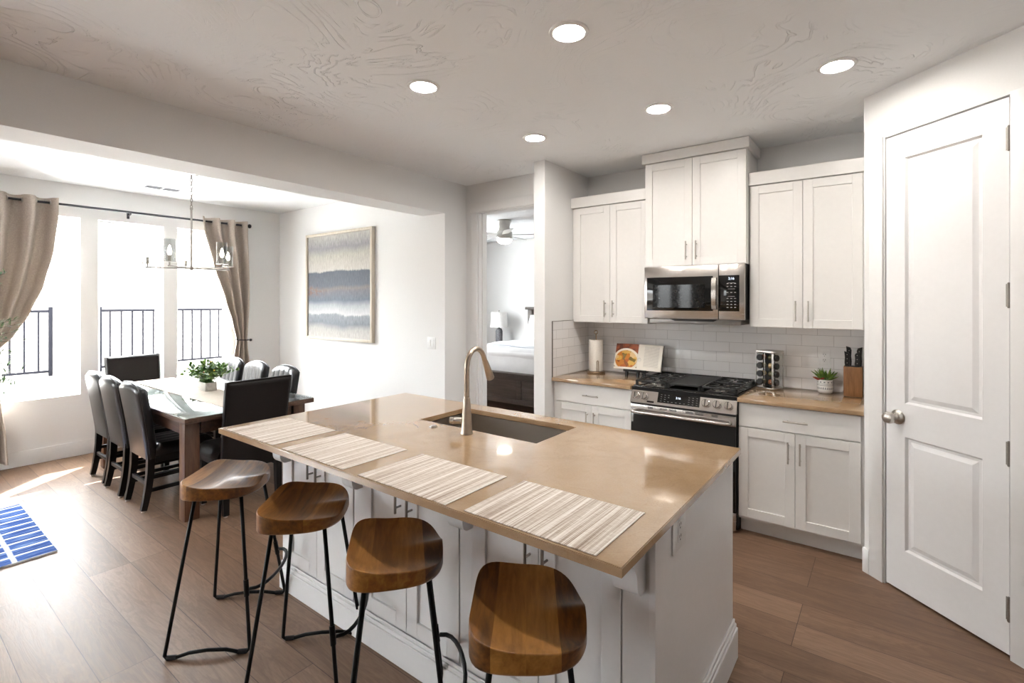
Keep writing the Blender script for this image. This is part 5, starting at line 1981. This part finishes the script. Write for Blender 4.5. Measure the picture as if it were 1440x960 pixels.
part_label(srd.build('leaves', 'red_leaf', su, sharp=2), 'dark red rosette')['kind'] = 'stuff'

# knife block and knives
kb_ = thing('knife_block', 'square acacia wood knife block in the corner of the right counter', 'knife block', (-0.185, 4.012, ZC))
MB().box(-0.054, 0.054, -0.045, 0.045, 0, 0.200, 0.003).build('block', 'block_wood', kb_)
MB().box(-0.046, 0.046, -0.037, 0.037, 0.2002, 0.2022).build('insert', 'black_plastic', kb_, flat=True)
KN = [(-0.033, -0.020, 0.095, 'short black-handled knife at the front left of the wooden block'), (-0.024, 0.018, 0.125, 'tall black-handled knife at the back left of the wooden block'),
      (0.024, -0.020, 0.092, 'short black-handled knife at the front right of the wooden block'), (0.034, 0.018, 0.122, 'tall black-handled knife at the back right of the wooden block')]
for (x_, y_, ln_, lb) in KN:
    kn_ = thing('kitchen_knife', lb, 'knife', (-0.185 + x_, 4.012 + y_, ZC + 0.2024), 0, 'black-handled knives in the block')
    s_ = 1 if x_ > 0 else -1
    ln_ *= 1.06
    prof_ = [(-0.010, 0.0), (0.010, 0.0), (0.012, ln_ * 0.25), (0.0105, ln_ * 0.55), (0.012, ln_ * 0.85), (0.0135 * 1, ln_ * 1.0), (-0.006, ln_ * 0.98 - 0.006), (-0.011, ln_ * 0.80), (-0.009, ln_ * 0.5), (-0.0115, ln_ * 0.2)]
    m_ = MB().prism([(1.3 * s_ * p, q) for p, q in prof_], -0.0085, 0.0085, 'xz')
    bmesh.ops.recalc_face_normals(m_.bm, faces=m_.bm.faces[:])
    bmesh.ops.bevel(m_.bm, geom=[e for e in m_.bm.edges if abs(e.verts[0].co.y - e.verts[1].co.y) < 1e-5], offset=0.0025, segments=2, affect='EDGES')
    m_.build('handle', 'black_plastic', kn_, sharp=1.0)
    rv = MB()
    for f_ in (0.22, 0.5, 0.78):
        rv.cyl((0, -0.0089, ln_ * f_), (0, -0.0084, ln_ * f_), 0.0028, n=10)
    rv.build('rivets', 'nickel', kn_)

# ------------------------------------------------------------------ bedroom
bd = thing('bed', 'dark grey-brown wooden panel bed seen through the bedroom doorway', 'bed', (-4.42, 6.4, 0))
BX0, BX1, BYF, BYH = -0.98, 0.98, -1.03, 1.03
fb = MB()
fb.box(BX0, BX0 + 0.09, BYF - 0.03, BYF + 0.05, 0, 0.535, 0.004).box(BX1 - 0.09, BX1, BYF - 0.03, BYF + 0.05, 0, 0.535, 0.004)
fb.box(BX0 - 0.02, BX1 + 0.02, BYF - 0.045, BYF + 0.06, 0.5355, 0.565, 0.006)
fb.box(BX0 + 0.0905, BX1 - 0.0905, BYF - 0.02, BYF + 0.035, 0.465, 0.535, 0.003).box(BX0 + 0.0905, BX1 - 0.0905, BYF - 0.02, BYF + 0.035, 0.14, 0.21, 0.003)
for x_ in (-0.39, 0.31):
    fb.box(x_, x_ + 0.08, BYF - 0.02, BYF + 0.035, 0.2105, 0.4645, 0.003)
fb.box(BX0 + 0.08, BX1 - 0.08, BYF, BYF + 0.02, 0.19, 0.48)
fb.build('footboard', 'bed_wood', bd)
hbm = MB()
hbm.box(BX0, BX0 + 0.10, BYH - 0.05, BYH + 0.02, 0, 1.40, 0.004).box(BX1 - 0.10, BX1, BYH - 0.05, BYH + 0.02, 0, 1.40, 0.004)
hbm.box(BX0 - 0.04, BX1 + 0.04, BYH - 0.08, BYH + 0.03, 1.4005, 1.45, 0.006)
hbm.box(BX0 + 0.1005, BX1 - 0.1005, BYH - 0.03, BYH, 0.3, 1.40, 0.003)
for q in range(6):
    hbm.box(BX0 + 0.15 + q * 0.27, BX0 + 0.37 + q * 0.27, BYH - 0.045, BYH - 0.031, 1.0, 1.34, 0.004)
hbm.build('headboard', 'bed_wood', bd)
for x0_, x1_ in ((BX0 + 0.02, BX0 + 0.06), (BX1 - 0.06, BX1 - 0.02)):
    MB().box(x0_, x1_, BYF + 0.062, BYH - 0.055, 0.15, 0.42, 0.003).build('side_rail', 'bed_wood', bd)
MB().box(BX0 + 0.07, BX1 - 0.07, BYF + 0.12, BYH - 0.06, 0.25, 0.84, 0.05, 3).build('mattress', 'bedding', bd)
cf = MB()
def cft(u, v):
    x_ = (u - 0.5) * 2
    y_ = BYF + 0.055 + v * 1.50
    ex = max(0, abs(x_) - 0.82) / 0.18
    ey = max(0, 0.10 - v) / 0.10
    drop = 0.34 * ex ** 1.6 + 0.30 * ey ** 1.6
    wr = 0.010 * math.sin(x_ * 9 + v * 5) * math.sin(v * 17 + x_ * 3)
    yy = y_ + 0.10 * (1 - min(1, ey)) * 0
    return Vector((x_ * 0.975 - (0.0 if abs(x_) < .82 else math.copysign(0.06 * ex, x_)) * 0, yy, 0.885 - min(drop, 0.32) + wr))
cf.slab(cft, lambda u, v: cft(u, v) - Vector((0, -0.02 if v < 0.1 else 0, 0.035)) if False else cft(u, v) - Vector((0, 0, 0.035)), 48, 48)
cfo = cf.build('comforter', 'bedding', loc=(-4.42, 6.4, 0), sharp=2)
tag(cfo, 'white comforter spread over the bedroom bed', 'comforter')
ht = MB()
ht.slab(lambda u, v: cft(u, 0.24 + 0.05 * v) + Vector((0, 0, 0.004)), lambda u, v: cft(u, 0.24 + 0.05 * v) + Vector((0, 0, 0.0005)), 48, 4)
ht.build('border_stripe', 'quilt_edge', cfo, sharp=2)
ht = MB()
ht.slab(lambda u, v: cft(u, 0.16 + 0.02 * v) + Vector((0, 0, 0.004)), lambda u, v: cft(u, 0.16 + 0.02 * v) + Vector((0, 0, 0.0005)), 48, 4)
ht.build('border_stripe', 'quilt_edge', cfo, sharp=2)
for x_, lb in ((-0.49, 'white pillow leaning on the left of the bed headboard'), (0.49, 'white pillow leaning on the right of the bed headboard')):
    p_ = MB()
    def pl(u, v, s_):
        a, b_ = (u - 0.5) * 2, (v - 0.5) * 2
        th = 0.085 * (max(0, 1 - abs(a) ** 4) ** 0.5) * (max(0, 1 - abs(b_) ** 4) ** 0.5)
        return Vector((a * 0.36, s_ * th, b_ * 0.24))
    p_.slab(lambda u, v: pl(u, v, 1), lambda u, v: pl(u, v, -1), 20, 16)
    po = p_.build('pillow', 'bedding', loc=(-4.42 + x_, 6.4 + 0.80, 1.085), rot=(math.radians(-22), 0, 0), sharp=2)
    tag(po, lb, 'pillow', 'pillows on the bedroom bed')

ns = thing('nightstand', 'dark wooden nightstand left of the bedroom bed, mostly hidden behind the bedding', 'nightstand', (-5.96, 7.24, 0))
MB().box(-0.27, 0.27, -0.21, 0.22, 0.10, 0.69, 0.004).box(-0.29, 0.29, -0.23, 0.23, 0.6905, 0.72, 0.004).box(-0.27, -0.22, -0.21, -0.16, 0, 0.0995).box(0.22, 0.27, -0.21, -0.16, 0, 0.0995).box(-0.27, -0.22, 0.16, 0.21, 0, 0.0995).box(0.22, 0.27, 0.16, 0.21, 0, 0.0995).build('body', 'bed_wood', ns)
for z in (0.13, 0.41):
    d_ = MB().box(-0.25, 0.25, -0.228, -0.2105, z, z + 0.26, 0.003).build('drawer', 'bed_wood', ns)
    MB().sphere((0, -0.240, z + 0.145), 0.014, 10, 8).build('knob', 'nickel', d_)
tl = thing('table_lamp', 'grey textured bedside lamp with white drum shade on the nightstand', 'table lamp', (-5.97, 7.24, 0.7203))
MB().lathe([(0.0, 0), (0.062, 0), (0.066, 0.01), (0.066, 0.27), (0.05, 0.31), (0.02, 0.325), (0.008, 0.34), (0.008, 0.42), (0, 0.42)], n=24).build('base', 'lamp_base', tl)
MB().lathe([(0.165, 0.345), (0.168, 0.345), (0.150, 0.625), (0.147, 0.625), (0.165, 0.345)], n=36, capped=False).build('lamp_shade', 'lampshade', tl)
MB().cyl((0, 0, 0.42), (0, 0, 0.646), 0.003, n=8).sphere((0, 0, 0.653), 0.010, 10, 8).build('finial', 'dark_nickel', tl)

fn = thing('ceiling_fan', 'brushed nickel flush ceiling fan with lit bowl in the bedroom', 'ceiling fan', (-4.50, 5.58, H))
MB().lathe([(0.0, -0.0005), (0.100, -0.0005), (0.102, -0.02), (0.085, -0.05), (0.075, -0.10), (0.085, -0.150), (0.115, -0.175), (0.118, -0.255), (0.105, -0.275), (0.0, -0.275)], n=32).build('motor', 'fan', fn)
MB().lathe([(0.108, -0.2755), (0.110, -0.29), (0.090, -0.325), (0.05, -0.345), (0.0, -0.350)], n=28, capped=False).build('light_bowl', 'fan_light', fn)
for q in range(5):
    a = math.radians(36.5 + 72 * q - 10)
    T = Matrix.Rotation(a, 4, 'Z') @ Matrix.Translation((0, 0, -0.215)) @ Matrix.Rotation(math.radians(11), 4, 'X')
    bl = MB()
    pts = []
    for s_ in range(17):
        f_ = s_ / 16
        pts.append((0.125 + 0.44 * f_, 0.045 + 0.020 * math.sin(PI * min(1, f_ * 1.1) * 0.5)))
    tipa = [(0.565 + 0.045 * math.sin(PI * k_ / 8), 0.065 * math.cos(PI * k_ / 8)) for k_ in range(1, 8)]
    poly = pts + tipa + [(p, -q_) for p, q_ in reversed(pts)]
    bl.prism(poly, -0.003, 0.003, 'xy')
    for v in bl.bm.verts:
        v.co = T @ v.co
    bl.build('blade', 'fan_blade', fn)

# ------------------------------------------------------------------ outside the windows
struct(MB().box(-9.9, -6.79, -4, 9, -0.15, -0.04).build('patio', 'patio', flat=True))
struct(MB().box(-10.25, -9.9, -6, 12, -0.15, 0.44).build('wall_retaining', 'stucco', flat=True))
hl = MB()
def hill(u, v):
    x_ = -10.25 - 45 * u
    y_ = -22 + 62 * v
    z = 0.40 + 9.5 * u ** 1.25 + 0.5 * math.sin(y_ * 0.35 + u * 6) * u * 3 + 0.10 * math.sin(y_ * 1.7) * min(1, u * 8)
    return Vector((x_, y_, z))
hl.grid(hill, 40, 60)
struct(hl.build('hillside', 'hill', outward=False))

def fence(label, y0, y1, post_ends, n):
    t = thing('railing', label, 'railing', (-10.08, y0, 0.442), 0, 'metal railings beyond the windows')
    ln_ = y1 - y0
    MB().box(-0.018, 0.018, 0, ln_, 0.945, 0.985, 0.003).build('top_rail', 'fence', t)
    MB().box(-0.016, 0.016, 0, ln_, 0.055, 0.09, 0.003).build('bottom_rail', 'fence', t)
    for q in range(1, n):
        y_ = ln_ * q / n
        MB().box(-0.009, 0.009, y_ - 0.011, y_ + 0.011, 0.0905, 0.9445).build('picket', 'fence', t, flat=True)
    for p in post_ends:
        MB().box(-0.024, 0.024, p - 0.022, p + 0.022, 0, 1.03, 0.004).build('post', 'fence', t)
    return t
fence('dark metal railing outside, seen through the left dining window', -0.90, 1.76, [2.64, 0.02], 18)
fence('dark metal railing outside, seen through the middle and right dining windows', 2.29, 8.2, [0.02, 5.89], 41)
struct(MB().box(-10.24, -9.94, 1.82, 2.23, 0.441, 1.36).build('wall_pillar', 'stucco', flat=True))
